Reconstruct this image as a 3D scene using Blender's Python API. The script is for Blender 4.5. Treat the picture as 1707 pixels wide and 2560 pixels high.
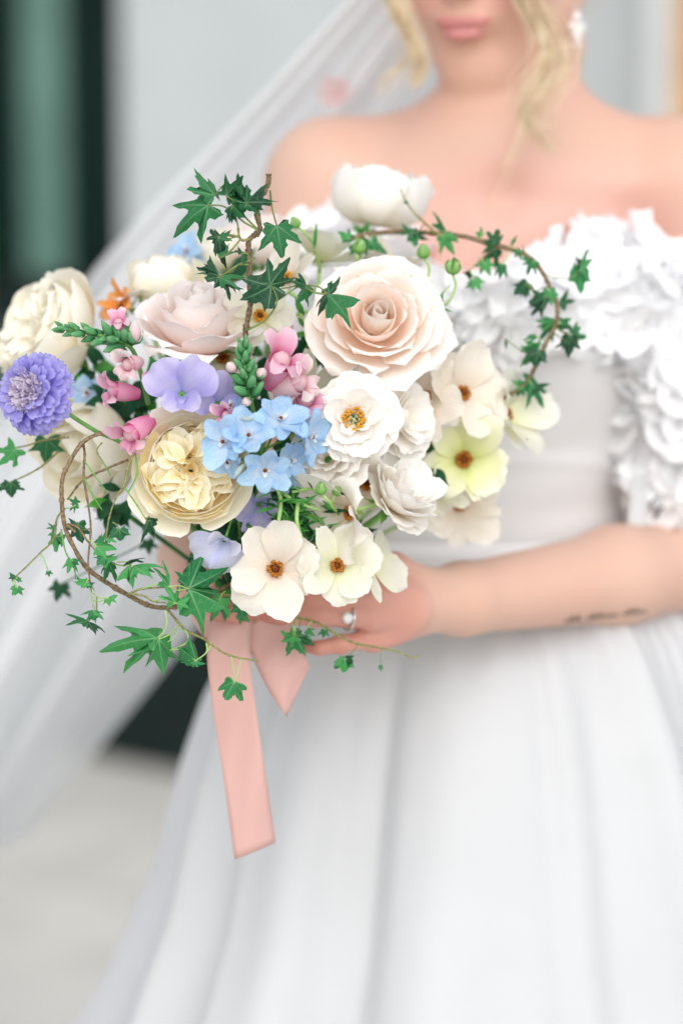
import bpy, math, random
import numpy as np
from mathutils import Vector, Matrix, Quaternion
from mathutils.bvhtree import BVHTree

# ------------------------------------------------------------------ camera, sky, sun, exposure
for o in list(bpy.data.objects): bpy.data.objects.remove(o)
SC = bpy.context.scene
COL = SC.collection
CAM_POS = Vector((0, 0, 1.35)); PITCH = math.radians(7.0)
FPX = 85 / 36 * 2560
cam = bpy.data.cameras.new('camera'); camo = bpy.data.objects.new('camera', cam); COL.objects.link(camo)
camo.location = CAM_POS; camo.rotation_euler = (math.pi / 2 - PITCH, 0, 0)
cam.sensor_fit = 'VERTICAL'; cam.sensor_height = 36; cam.lens = 85
cam.clip_start = .05; cam.clip_end = 500
cam.dof.use_dof = True; cam.dof.focus_distance = 1.725; cam.dof.aperture_fstop = 1.95
SC.camera = camo

SUN_EL, SUN_AZ = math.radians(40), math.radians(175)          # azimuth clockwise from +Y: front right of the bride
W = bpy.data.worlds.new('World'); SC.world = W; W.use_nodes = True
nt = W.node_tree; nt.nodes.clear()
sky = nt.nodes.new('ShaderNodeTexSky'); sky.sky_type = 'NISHITA'; sky.sun_disc = False
sky.sun_elevation = SUN_EL; sky.sun_rotation = SUN_AZ; sky.dust_density = 1.2; sky.air_density = 1.0
hs = nt.nodes.new('ShaderNodeHueSaturation'); hs.inputs['Saturation'].default_value = .28
bg = nt.nodes.new('ShaderNodeBackground'); bg.inputs['Strength'].default_value = .15
wo = nt.nodes.new('ShaderNodeOutputWorld')
nt.links.new(sky.outputs[0], hs.inputs['Color']); nt.links.new(hs.outputs[0], bg.inputs[0]); nt.links.new(bg.outputs[0], wo.inputs[0])
sun = bpy.data.lights.new('sun', 'SUN'); sun.energy = .55; sun.angle = math.radians(60); sun.color = (1, .93, .84)
suno = bpy.data.objects.new('sun', sun); COL.objects.link(suno)
sd = Vector((math.sin(SUN_AZ) * math.cos(SUN_EL), math.cos(SUN_AZ) * math.cos(SUN_EL), math.sin(SUN_EL)))
suno.rotation_euler = sd.to_track_quat('Z', 'Y').to_euler()
SC.view_settings.view_transform = 'Standard'; SC.view_settings.look = 'None'
SC.view_settings.exposure = .75; SC.view_settings.gamma = 1
SC.cycles.use_denoising = True
SC.cycles.max_bounces = 12; SC.cycles.diffuse_bounces = 9; SC.cycles.transmission_bounces = 6; SC.cycles.transparent_max_bounces = 16
SC.cycles.use_adaptive_sampling = True; SC.cycles.adaptive_threshold = .015
SC.cycles.caustics_reflective = False; SC.cycles.caustics_refractive = False

FW = Vector((0, math.cos(PITCH), -math.sin(PITCH))); UP = Vector((0, math.sin(PITCH), math.cos(PITCH))); RT = Vector((1, 0, 0))
def P(u, v, d):                                   # where in the place a point of the photograph lies, d metres away
    return CAM_POS + FW * d + RT * ((u - 853.5) / FPX * d) + UP * ((1280 - v) / FPX * d)
def px(n, d=1.73): return n * d / FPX
def D(r, u, c): return (RT * r + UP * u - FW * c).normalized()   # direction: right, up, towards the camera

# ------------------------------------------------------------------ helpers
def link(name, mesh, mat=None, parent=None, label=None, cat=None, group=None, kind=None):
    o = bpy.data.objects.new(name, mesh); COL.objects.link(o)
    if mat is not None and mesh is not None and not mesh.materials: mesh.materials.append(mat)
    if parent is not None: o.parent = parent
    tag(o, label, cat, group, kind)
    return o
def tag(o, label=None, cat=None, group=None, kind=None):
    if label: o['label'] = label
    if cat: o['category'] = cat
    if group: o['group'] = group
    if kind: o['kind'] = kind
def empty(name, label, cat, group=None, loc=None, mat=None):
    o = bpy.data.objects.new(name, None); COL.objects.link(o); o.empty_display_size = .02
    if mat is not None: o.matrix_world = mat
    elif loc is not None: o.location = loc
    tag(o, label, cat, group)
    return o
def mesh_from(name, verts, faces, uv=None, smooth=True):
    me = bpy.data.meshes.new(name)
    me.from_pydata([tuple(map(float, v)) for v in verts], [], [tuple(map(int, f)) for f in faces])
    if uv is not None:
        l = me.uv_layers.new(name='UVMap')
        idx = np.empty(len(me.loops), dtype=np.int32); me.loops.foreach_get('vertex_index', idx)
        l.data.foreach_set('uv', np.asarray(uv, dtype=np.float32)[idx].ravel())
    if smooth: me.polygons.foreach_set('use_smooth', [True] * len(me.polygons))
    me.update()
    return me
def grid_faces(n, m, off=0, wrap=False):          # n rows x m columns of vertices
    f = []
    for i in range(n - 1):
        for j in range(m if wrap else m - 1):
            k = (j + 1) % m
            f.append((off + i * m + j, off + i * m + k, off + (i + 1) * m + k, off + (i + 1) * m + j))
    return f
def spline(pts, n):
    pts = [Vector(p) for p in pts]
    if len(pts) == 2: return [pts[0].lerp(pts[1], i / n) for i in range(n + 1)]
    ext = [pts[0] * 2 - pts[1]] + pts + [pts[-1] * 2 - pts[-2]]
    out = []; seg = len(pts) - 1
    for i in range(n + 1):
        x = i / n * seg; k = min(int(x), seg - 1); t = x - k
        a, b, c, d = ext[k:k + 4]
        out.append(.5 * ((2 * b) + (c - a) * t + (2 * a - 5 * b + 4 * c - d) * t * t + (3 * b - a - 3 * c + d) * t ** 3))
    return out
def tube_data(pts, rad, sides=6, off=0, knobs=0, rng=None):
    n = len(pts); V = []; F = []
    prev = None
    for i, p in enumerate(pts):
        t = (pts[min(i + 1, n - 1)] - pts[max(i - 1, 0)]).normalized()
        if prev is None:
            a = Vector((0, 0, 1)) if abs(t.z) < .9 else Vector((1, 0, 0))
            x = t.cross(a).normalized()
        else: x = (prev - t * prev.dot(t)).normalized()
        prev = x; y = t.cross(x)
        r = rad[0] + (rad[1] - rad[0]) * i / (n - 1) if isinstance(rad, tuple) else (rad[i] if hasattr(rad, '__len__') else rad)
        if rng is not None: r *= 1 + knobs * (rng.random() - .5)
        for k in range(sides):
            c = 2 * math.pi * k / sides
            V.append(p + x * (r * math.cos(c)) + y * (r * math.sin(c)))
    F = grid_faces(n, sides, off, True)
    F.append(tuple(off + k for k in range(sides))[::-1]); F.append(tuple(off + (n - 1) * sides + k for k in range(sides)))
    return V, F
def tube(name, pts, rad, mat, parent=None, sides=6, n=None, knobs=0, rng=None):
    if n: pts = spline(pts, n)
    V, F = tube_data([Vector(p) for p in pts], rad, sides, 0, knobs, rng)
    return link(name, mesh_from(name, V, F), mat, parent)
def frame_z(d, spin=0):                            # rotation taking +Z to d
    return d.to_track_quat('Z', 'Y').to_matrix().to_4x4() @ Matrix.Rotation(spin, 4, 'Z')
def set_local(o, m): o.matrix_local = m

# ------------------------------------------------------------------ materials
MATS = {}
def nodes(name):
    m = bpy.data.materials.new(name); m.use_nodes = True
    t = m.node_tree; t.nodes.clear()
    return m, t, t.nodes, t.links
def principled(t, col=(.8, .8, .8), rough=.5, spec=.4):
    b = t.nodes.new('ShaderNodeBsdfPrincipled')
    b.inputs['Base Color'].default_value = (*col, 1); b.inputs['Roughness'].default_value = rough; b.inputs['Specular IOR Level'].default_value = spec
    return b
def out(t, sh):
    o = t.nodes.new('ShaderNodeOutputMaterial'); t.links.new(sh, o.inputs[0]); return o
def math_node(t, op, a, b=None, clamp=False):
    n = t.nodes.new('ShaderNodeMath'); n.operation = op; n.use_clamp = clamp
    for i, x in enumerate((a, b)):
        if x is None: continue
        if isinstance(x, (int, float)): n.inputs[i].default_value = x
        else: t.links.new(x, n.inputs[i])
    return n.outputs[0]
def maprange(t, x, a, b, c=0, d=1, smooth=True):
    n = t.nodes.new('ShaderNodeMapRange'); n.interpolation_type = 'SMOOTHSTEP' if smooth else 'LINEAR'
    t.links.new(x, n.inputs['Value'])
    for k, v in zip(('From Min', 'From Max', 'To Min', 'To Max'), (a, b, c, d)): n.inputs[k].default_value = v
    return n.outputs['Result']
def mixc(t, fac, a, b, mode='MIX'):
    n = t.nodes.new('ShaderNodeMix'); n.data_type = 'RGBA'; n.blend_type = mode
    if isinstance(fac, (int, float)): n.inputs[0].default_value = fac
    else: t.links.new(fac, n.inputs[0])
    for i, x in ((6, a), (7, b)):
        if isinstance(x, tuple): n.inputs[i].default_value = (*x, 1) if len(x) == 3 else x
        else: t.links.new(x, n.inputs[i])
    return n.outputs[2]
def noise(t, scale, detail=3, vec=None, rough=.5):
    n = t.nodes.new('ShaderNodeTexNoise'); n.inputs['Scale'].default_value = scale; n.inputs['Detail'].default_value = detail; n.inputs['Roughness'].default_value = rough
    if vec is not None: t.links.new(vec, n.inputs['Vector'])
    return n
def bump(t, h, strength, dist):
    n = t.nodes.new('ShaderNodeBump'); n.inputs['Strength'].default_value = strength; n.inputs['Distance'].default_value = dist
    t.links.new(h, n.inputs['Height']); return n.outputs[0]

def petal_mat(name, base, mid, tip, edge=None, trans=.35, vein=.25, rough=.5, spot=.04, s0=.02, s1=.5, s2=.95, spec=.3, streak=None, rust=0):
    """thin petal: colour runs from the claw to the rim, faint ridges along its length, light comes through"""
    m, t, N, L = nodes(name)
    uv = N.new('ShaderNodeUVMap'); uv.uv_map = 'UVMap'
    sep = N.new('ShaderNodeSeparateXYZ'); L.new(uv.outputs[0], sep.inputs[0])
    x, y = sep.outputs[0], sep.outputs[1]
    geo = N.new('ShaderNodeTexCoord'); info = N.new('ShaderNodeObjectInfo')
    nz = noise(t, 60, 3, geo.outputs['Object'])
    yy = math_node(t, 'ADD', y, math_node(t, 'MULTIPLY', math_node(t, 'SUBTRACT', nz.outputs['Fac'], .5), .35))
    c = mixc(t, maprange(t, yy, s0, s1), base, mid)
    c = mixc(t, maprange(t, yy, s1, s2), c, tip)
    if edge is not None:
        e = math_node(t, 'ABSOLUTE', math_node(t, 'SUBTRACT', x, .5))
        e = math_node(t, 'MAXIMUM', maprange(t, e, .40, .5), maprange(t, yy, .90, 1.0))
        c = mixc(t, math_node(t, 'MULTIPLY', e, .7), c, edge)
    if rust:
        n3 = noise(t, 130, 3, geo.outputs['Object']); e2 = math_node(t, 'MULTIPLY', maprange(t, y, .90, 1.0), maprange(t, n3.outputs['Fac'], .50, .68))
        c = mixc(t, math_node(t, 'MULTIPLY', e2, rust), c, (.62, .38, .20))
    if streak is not None:
        w2 = noise(t, 9, 2, uv.outputs[0])
        c = mixc(t, math_node(t, 'MULTIPLY', maprange(t, w2.outputs['Fac'], .5, .7), .5), c, streak)
    # small differences of tone from petal to petal and blotch to blotch
    hsv = N.new('ShaderNodeHueSaturation'); L.new(c, hsv.inputs['Color'])
    L.new(maprange(t, info.outputs['Random'], 0, 1, .94, 1.05, False), hsv.inputs['Value'])
    L.new(maprange(t, nz.outputs['Fac'], .3, .7, 1 - spot * 4, 1 + spot * 4), hsv.inputs['Saturation'])
    c = hsv.outputs[0]
    # ridges
    mp = N.new('ShaderNodeMapping'); mp.inputs['Scale'].default_value = (34, 2.2, 1); L.new(uv.outputs[0], mp.inputs[0])
    rn = noise(t, 1.0, 4, mp.outputs[0], .6)
    nrm = bump(t, rn.outputs['Fac'], vein, .0014)
    c = mixc(t, maprange(t, rn.outputs['Fac'], .44, .62, 0, .5 * vein), c, mixc(t, 1.0, c, mid, 'MULTIPLY'))
    b = principled(t, rough=rough, spec=spec); L.new(c, b.inputs['Base Color']); L.new(nrm, b.inputs['Normal'])
    tr = N.new('ShaderNodeBsdfTranslucent'); L.new(c, tr.inputs[0]); L.new(nrm, tr.inputs['Normal'])
    mx = N.new('ShaderNodeMixShader'); mx.inputs[0].default_value = trans
    L.new(b.outputs[0], mx.inputs[1]); L.new(tr.outputs[0], mx.inputs[2]); out(t, mx.outputs[0])
    MATS[name] = m; return m
def plain_mat(name, col, rough=.5, spec=.4, var=.25, scale=80, bmp=.2, bdist=.001, trans=0, metal=0, col2=None):
    m, t, N, L = nodes(name)
    tc = N.new('ShaderNodeTexCoord'); nz = noise(t, scale, 4, tc.outputs['Object'])
    c = mixc(t, maprange(t, nz.outputs['Fac'], .3, .7), tuple(x * (1 - var) for x in col), col2 or tuple(min(1, x * (1 + var)) for x in col))
    b = principled(t, col, rough, spec); L.new(c, b.inputs['Base Color']); b.inputs['Metallic'].default_value = metal
    if bmp: L.new(bump(t, nz.outputs['Fac'], bmp, bdist), b.inputs['Normal'])
    sh = b.outputs[0]
    if trans:
        tr = N.new('ShaderNodeBsdfTranslucent'); L.new(c, tr.inputs[0])
        mx = N.new('ShaderNodeMixShader'); mx.inputs[0].default_value = trans; L.new(sh, mx.inputs[1]); L.new(tr.outputs[0], mx.inputs[2]); sh = mx.outputs[0]
    out(t, sh); MATS[name] = m; return m
def leaf_mat(name, dark, light, vein, rough=.45):
    m, t, N, L = nodes(name)
    uv = N.new('ShaderNodeUVMap'); uv.uv_map = 'UVMap'
    sep = N.new('ShaderNodeSeparateXYZ'); L.new(uv.outputs[0], sep.inputs[0])
    x = math_node(t, 'MULTIPLY', math_node(t, 'SUBTRACT', sep.outputs[0], .5), 2); y = math_node(t, 'MULTIPLY', math_node(t, 'SUBTRACT', sep.outputs[1], .5), 2)
    dmin = None
    for a in (90, 42, 138, -26, 206):
        ca, sa = math.cos(math.radians(a)), math.sin(math.radians(a))
        perp = math_node(t, 'ABSOLUTE', math_node(t, 'SUBTRACT', math_node(t, 'MULTIPLY', x, sa), math_node(t, 'MULTIPLY', y, ca)))
        along = math_node(t, 'ADD', math_node(t, 'MULTIPLY', x, ca), math_node(t, 'MULTIPLY', y, sa))
        dd = math_node(t, 'ADD', perp, math_node(t, 'MULTIPLY', math_node(t, 'LESS_THAN', along, 0), 5))
        dd = math_node(t, 'ADD', dd, math_node(t, 'MULTIPLY', math_node(t, 'MAXIMUM', along, 0), .022))
        dmin = dd if dmin is None else math_node(t, 'MINIMUM', dmin, dd)
    vm = maprange(t, dmin, .010, .038, 1, 0)
    tc = N.new('ShaderNodeTexCoord'); nz = noise(t, 120, 4, tc.outputs['Object']); info = N.new('ShaderNodeObjectInfo')
    vo = N.new('ShaderNodeTexVoronoi'); vo.feature = 'DISTANCE_TO_EDGE'; vo.inputs['Scale'].default_value = 11; L.new(uv.outputs[0], vo.inputs['Vector'])
    fine = maprange(t, vo.outputs['Distance'], .0, .05, .22, 0)
    c = mixc(t, maprange(t, math_node(t, 'ADD', math_node(t, 'MULTIPLY', nz.outputs['Fac'], .5), math_node(t, 'MULTIPLY', info.outputs['Random'], .5)), .25, .75), dark, light)
    c = mixc(t, math_node(t, 'MAXIMUM', math_node(t, 'MULTIPLY', vm, .6), fine), c, vein)
    b = principled(t, rough=rough, spec=.4); L.new(c, b.inputs['Base Color'])
    L.new(bump(t, math_node(t, 'ADD', math_node(t, 'MULTIPLY', vm, -1), nz.outputs['Fac']), .3, .001), b.inputs['Normal'])
    tr = N.new('ShaderNodeBsdfTranslucent'); L.new(c, tr.inputs[0])
    mx = N.new('ShaderNodeMixShader'); mx.inputs[0].default_value = .25; L.new(b.outputs[0], mx.inputs[1]); L.new(tr.outputs[0], mx.inputs[2]); out(t, mx.outputs[0])
    MATS[name] = m; return m

IVORY = petal_mat('ivory_petal', (.97, .88, .64), (.97, .925, .78), (.97, .945, .86), trans=.24, vein=.25)
IVORYC = petal_mat('ivory_heart_petal', (.98, .74, .32), (.98, .89, .60), (.98, .93, .76), trans=.3, vein=.35)
BLUSH = petal_mat('blush_petal', (.99, .80, .66), (.99, .89, .81), (.98, .94, .90), edge=(.98, .95, .92), trans=.26, vein=.3, rust=.8)
PINKB = petal_mat('pink_blush_petal', (.99, .82, .75), (.99, .91, .87), (.99, .95, .93), trans=.26, vein=.3, rust=.5)
WHITE = petal_mat('white_petal', (.95, .86, .72), (.95, .92, .87), (.95, .93, .90), trans=.28, vein=.35)
CREAM = petal_mat('cream_petal', (.87, .88, .58), (.91, .90, .76), (.91, .90, .82), trans=.33, vein=.5, rough=.42)
CREAMP = petal_mat('peach_cream_petal', (.92, .79, .66), (.92, .86, .77), (.92, .88, .81), trans=.33, vein=.5, rough=.42)
LEMON = petal_mat('lemon_petal', (.76, .82, .32), (.92, .93, .60), (.96, .96, .83), trans=.33, vein=.5, rough=.42)
ORANGE = petal_mat('orange_petal', (.88, .28, .03), (.92, .38, .07), (.93, .52, .20), trans=.35)
LAV = petal_mat('lavender_petal', (.50, .50, .84), (.54, .50, .84), (.64, .60, .87), trans=.33, vein=.3, rough=.55)
LAVP = petal_mat('pale_lavender_petal', (.60, .62, .88), (.70, .71, .90), (.78, .78, .91), trans=.33, vein=.3, rough=.55)
SCAB = petal_mat('scabious_petal', (.42, .37, .82), (.45, .40, .85), (.55, .51, .88), edge=(.32, .31, .82), trans=.42, vein=.4)
SCABC = petal_mat('scabious_heart_petal', (.62, .52, .70), (.74, .65, .80), (.83, .77, .85), trans=.40)
BLUE = petal_mat('blue_petal', (.68, .80, .92), (.46, .68, .92), (.52, .74, .95), edge=(.34, .60, .92), trans=.33, vein=.45, rough=.5, streak=(.72, .84, .93))
PINK = petal_mat('pink_petal', (.78, .20, .42), (.87, .44, .60), (.91, .64, .74), trans=.33, vein=.3)
PINKL = petal_mat('light_pink_petal', (.88, .56, .62), (.91, .70, .72), (.93, .82, .80), trans=.33, vein=.3)
BUDG = petal_mat('green_bud_petal', (.16, .42, .09), (.28, .56, .14), (.42, .66, .24), edge=(.16, .42, .10), trans=.3, vein=.4)
SPIKE = petal_mat('spike_bud_petal', (.06, .30, .10), (.15, .47, .19), (.30, .62, .32), edge=(.06, .28, .10), trans=.3, vein=.5, rough=.75, spec=.12)
IVY = leaf_mat('ivy_leaf', (.004, .055, .020), (.02, .18, .05), (.16, .34, .18))
IVYL = leaf_mat('young_ivy_leaf', (.012, .17, .05), (.065, .36, .09), (.22, .48, .22))
DARKLEAF = leaf_mat('dark_leaf', (.004, .05, .018), (.010, .10, .035), (.04, .16, .07))
STEMG = plain_mat('green_stem', (.14, .34, .08), .5, .3, .2)
STEMP = plain_mat('pale_green_stem', (.36, .56, .18), .5, .3, .15)
STEMD = plain_mat('dark_green_stem', (.03, .15, .04), .5, .3, .2)
BARK = plain_mat('vine_bark', (.20, .125, .07), .65, .3, .4, 500, .6, .0006, col2=(.30, .22, .12))
BARKG = plain_mat('young_vine_bark', (.25, .24, .09), .6, .3, .35, 500, .5, .0005)
ANTHER = plain_mat('anther', (.75, .36, .04), .7, .2, .35, 900, .5, .0008)
CORE = plain_mat('flower_core', (.20, .055, .012), .8, .2, .5, 900, .8, .001)
CORE2 = plain_mat('amber_stamen', (.50, .19, .03), .75, .2, .4, 900, .6, .001)

# ------------------------------------------------------------------ the setting: pavement, house wall, dark glazed door
def box_data(c0, c1, off=0):
    x0, y0, z0 = c0; x1, y1, z1 = c1
    V = [Vector(p) for p in ((x0, y0, z0), (x1, y0, z0), (x1, y1, z0), (x0, y1, z0), (x0, y0, z1), (x1, y0, z1), (x1, y1, z1), (x0, y1, z1))]
    F = [tuple(off + i for i in f) for f in ((0, 3, 2, 1), (4, 5, 6, 7), (0, 1, 5, 4), (1, 2, 6, 5), (2, 3, 7, 6), (3, 0, 4, 7))]
    return V, F
def box(name, c0, c1, mat, parent=None, bevel=.004, **k):
    V, F = box_data(c0, c1)
    o = link(name, mesh_from(name, V, F, smooth=False), mat, parent, **k)
    if bevel:
        b = o.modifiers.new('bevel', 'BEVEL'); b.width = bevel; b.segments = 2
    return o
PAVE = plain_mat('pavement', (.60, .575, .525), .85, .2, .09, 3, .25, .004)
WALLM = plain_mat('wall_paint', (.42, .45, .457), .7, .3, .03, 6, .15, .002)
MINT = plain_mat('sage_frame_paint', (.075, .155, .125), .55, .35, .12, 5, .1, .002)
TEAL = plain_mat('grey_green_sill', (.062, .10, .09), .6, .35, .12, 5, .1, .002)
BLACK = plain_mat('charcoal_plinth', (.008, .016, .014), .75, .15, .3, 20, .3, .003)
WOODP = plain_mat('brown_post_wood', (.50, .27, .09), .6, .3, .25, 12, .3, .003)
WHITEP = plain_mat('white_post_paint', (.74, .755, .75), .5, .4, .03, 10, .1, .002)
HEDGE = plain_mat('plant_green', (.02, .16, .05), .6, .3, .5, 30, .4, .01, trans=.2)
m, t, N, L = nodes('dark_glass'); b = principled(t, (.006, .024, .018), .4, .05)
tc = N.new('ShaderNodeTexCoord'); nz = noise(t, 1.3, 2, tc.outputs['Object'])
L.new(mixc(t, nz.outputs['Fac'], (.001, .006, .005), (.006, .024, .019)), b.inputs['Base Color']); L.new(bump(t, nz.outputs['Fac'], .1, .01), b.inputs['Normal']); out(t, b.outputs[0]); DGLASS = m

V, F = [(-60, -40, 0), (60, -40, 0), (60, 60, 0), (-60, 60, 0)], [(0, 1, 2, 3)]
link('ground', mesh_from('ground', V, F), PAVE, kind='structure')
def ground_hit(u, v):
    d = (P(u, v, 1) - CAM_POS); k = -CAM_POS.z / d.z; return CAM_POS + d * k
WY = ground_hit(853, 1856).y                                # face of the wall
def wx(u): return (u - 853.5) / FPX * WY * 1.005
wall = empty('house_wall', 'pale grey painted house wall behind the bride', 'wall', loc=(0, WY, 0))
box('wall_panel', (wx(313), 0, 0), (wx(1655), .25, 4.2), WALLM, wall, .006)
box('wall_panel', (-9, .02, 0), (wx(-420), .25, 4.2), WALLM, wall, .006)
box('wall_panel', (wx(1745), .02, 0), (9, .25, 4.2), WALLM, wall, .006)
box('lintel', (wx(-420), .03, 2.6), (wx(313), .25, 4.2), WALLM, wall, .006)
box('corner_board', (wx(1600), -.03, 0), (wx(1672), .24, 4.2), WHITEP, wall, .006)
door = empty('glazed_door', 'dark green glazed door with sage mullion left of the wall', 'door', loc=(0, WY + .06, 0))
box('glass_pane', (wx(172) , .05, .42), (wx(313), .07, 2.6), DGLASS, door, 0)
box('glass_pane', (wx(-190), .05, .42), (wx(62), .07, 2.6), DGLASS, door, 0)
zt = P(100, 690, WY).z; zb = P(100, 812, WY).z
box('mullion', (wx(62), -.02, zt), (wx(172), .09, 2.6), MINT, door, .006)
box('rail', (wx(-190), 0, zb), (wx(313), .09, zt), BLACK, door, .006)
box('lower_panel', (wx(-190), .012, .0), (wx(313), .10, zb), TEAL, door, .006)
box('door_frame', (wx(-420), -.03, 0), (wx(-190), .10, 2.6), MINT, door, .006)
kp = (WY - .35) / WY
post = box('porch_post', (wx(1678) * kp, -.35, 0), (wx(1790) * kp, -.25, 4.2), WOODP, bevel=.008, label='brown wooden post at the right edge behind the shoulder', cat='post')
post.location = (0, WY, 0)
# black base: a low dark block turned at an angle to the wall, its front foot sloping down to the right in the picture
a0, a1 = ground_hit(120, 1872), ground_hit(760, 1990)
ax = (a1 - a0).normalized(); bk = Vector((-ax.y, ax.x, 0)); ln = (a1 - a0).length
blk = empty('dark_plinth', 'black low block on the pavement between the veil and skirt', 'plinth', mat=Matrix.Translation(a0) @ Matrix(((ax.x, bk.x, 0, 0), (ax.y, bk.y, 0, 0), (0, 0, 1, 0), (0, 0, 0, 1))))
box('base', (0, 0, 0), (ln, .16, .54), BLACK, blk, .01)
box('cap', (-.012, -.012, .54), (ln + .012, .172, .57), BLACK, blk, .008)
# potted shrub just at the left edge
shrub = empty('shrub', 'green leafy shrub at the far left edge behind the veil', 'shrub', loc=ground_hit(-150, 1900) + Vector((0, -.25, 0)))
rng = np.random.default_rng(4)
V = []; F = []
for k in range(900):
    a = rng.normal(0, 1, 3); a /= np.linalg.norm(a); c = a * rng.uniform(.6, 1) ** .5 * np.array((.17, .17, .30)) + np.array((0, 0, 1.25))
    d1 = Vector(rng.normal(0, 1, 3)).normalized() * .03; d2 = Vector(rng.normal(0, 1, 3)).normalized().cross(d1).normalized() * .012; c = Vector(c)
    o0 = len(V); V += [c - d1, c + d2, c + d1, c - d2]; F.append((o0, o0 + 1, o0 + 2, o0 + 3))
link('crown', mesh_from('crown', V, F), HEDGE, shrub, kind='stuff')
tube('trunk', [(0, 0, 0), (.01, 0, .4), (0, .01, 1.2)], (.018, .010), BARK, shrub, 8, 8)

# ------------------------------------------------------------------ the bride
def skin_material():
    m, t, N, L = nodes('skin')
    at = N.new('ShaderNodeAttribute'); at.attribute_name = 'Col'
    tc = N.new('ShaderNodeTexCoord'); n1 = noise(t, 14, 3, tc.outputs['Object']); n2 = noise(t, 420, 3, tc.outputs['Object'])
    c = mixc(t, maprange(t, n1.outputs['Fac'], .35, .7, 0, .30), at.outputs['Color'], (.66, .36, .27))
    b = principled(t, rough=.48, spec=.4); L.new(c, b.inputs['Base Color'])
    b.inputs['Subsurface Weight'].default_value = .25; b.inputs['Subsurface Radius'].default_value = (1, .35, .2); b.inputs['Subsurface Scale'].default_value = .006
    L.new(bump(t, n2.outputs['Fac'], .12, .0006), b.inputs['Normal']); out(t, b.outputs[0]); return m
SKIN = skin_material()
def cloth(name, col, rough=.5, sheen=.3, trans=.12, bscale=900, bstr=.15, fold=0):
    m, t, N, L = nodes(name)
    tc = N.new('ShaderNodeTexCoord'); n1 = noise(t, bscale, 2, tc.outputs['Object']); n2 = noise(t, 9, 3, tc.outputs['Object'])
    c = mixc(t, maprange(t, n2.outputs['Fac'], .3, .7), tuple(x * .965 for x in col), col)
    b = principled(t, rough=rough, spec=.3); L.new(c, b.inputs['Base Color']); b.inputs['Sheen Weight'].default_value = sheen
    L.new(bump(t, n1.outputs['Fac'], bstr, .0004), b.inputs['Normal'])
    tr = N.new('ShaderNodeBsdfTranslucent'); L.new(c, tr.inputs[0])
    mx = N.new('ShaderNodeMixShader'); mx.inputs[0].default_value = trans; L.new(b.outputs[0], mx.inputs[1]); L.new(tr.outputs[0], mx.inputs[2]); out(t, mx.outputs[0]); return m
SATIN = cloth('white_satin', (.64, .65, .66), .45)
BODICEM = cloth('white_bodice_cloth', (.80, .80, .81), .55)
ORGANZA = cloth('white_organza', (.97, .97, .98), .6, trans=.15)
RIBBONM = cloth('pink_ribbon', (.73, .455, .405), .42, trans=.2)
m, t, N, L = nodes('tulle')
b = principled(t, (.96, .965, .97), .8, .05); tr = N.new('ShaderNodeBsdfTranslucent'); tr.inputs[0].default_value = (.94, .95, .96, 1)
mx = N.new('ShaderNodeMixShader'); mx.inputs[0].default_value = .28; L.new(b.outputs[0], mx.inputs[1]); L.new(tr.outputs[0], mx.inputs[2])
tp = N.new('ShaderNodeBsdfTransparent'); lw = N.new('ShaderNodeLayerWeight'); lw.inputs[0].default_value = .35
mx2 = N.new('ShaderNodeMixShader'); L.new(maprange(t, lw.outputs['Facing'], 0, 1, .58, .95, False), mx2.inputs[0])
L.new(tp.outputs[0], mx2.inputs[1]); L.new(mx.outputs[0], mx2.inputs[2]); out(t, mx2.outputs[0]); TULLE = m
HAIRM = plain_mat('blond_hair', (.88, .68, .42), .45, .4, .2, 60, .2, .001, trans=.15, col2=(.97, .85, .62))
PEARL = plain_mat('pearl', (.84, .83, .81), .2, .6, .03, 50, 0)
SILVER = plain_mat('silver', (.80, .80, .80), .15, .5, .05, 100, 0, metal=1)
INK = plain_mat('tattoo_ink', (.06, .055, .06), .6, .3, .3, 300, 0)
m, t, N, L = nodes('diamond'); g = N.new('ShaderNodeBsdfGlass'); g.inputs['IOR'].default_value = 2.0; g.inputs['Roughness'].default_value = .02; out(t, g.outputs[0]); DIAM = m

BC = 2.11                                              # distance of the bride's axis
bride = empty('person', 'bride in white off shoulder dress and veil holding the bouquet', 'person', loc=(P(1220, 1400, BC).x, P(1220, 1400, BC).y, 0))
BASE = Vector(bride.location)
def child(name, mesh, mat, parent=None, **k):           # meshes are built in world coordinates, parented to the bride
    o = link(name, mesh, mat, parent or bride, **k)
    o.matrix_parent_inverse = (Matrix.Identity(4) if parent else Matrix.Translation(-BASE))
    return o

# --- signed distance field of the body, polygonised with surface nets: one continuous skin
H = .0028
lo = np.array((-.17, 1.66, .96)); hi = np.array((.42, 2.32, 1.78))
dims = np.ceil((hi - lo) / H).astype(int)
FLD = np.full(dims, .05, dtype=np.float32)
AX = [lo[i] + H * np.arange(dims[i], dtype=np.float32) for i in range(3)]
def _box(mn, mx, pad):
    a = np.maximum(0, np.floor((np.array(mn) - pad - lo) / H).astype(int)); b = np.minimum(dims, np.ceil((np.array(mx) + pad - lo) / H).astype(int) + 1)
    return tuple(slice(int(x), int(max(x, y))) for x, y in zip(a, b))
def _blend(sl, d, k, sub=False):
    f = FLD[sl]
    if sub:
        h = np.clip(.5 - .5 * (f + d) / k, 0, 1); FLD[sl] = f * (1 - h) - d * h + k * h * (1 - h)
    else:
        h = np.clip(.5 + .5 * (f - d) / k, 0, 1); FLD[sl] = f * (1 - h) + d * h - k * h * (1 - h)
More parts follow.
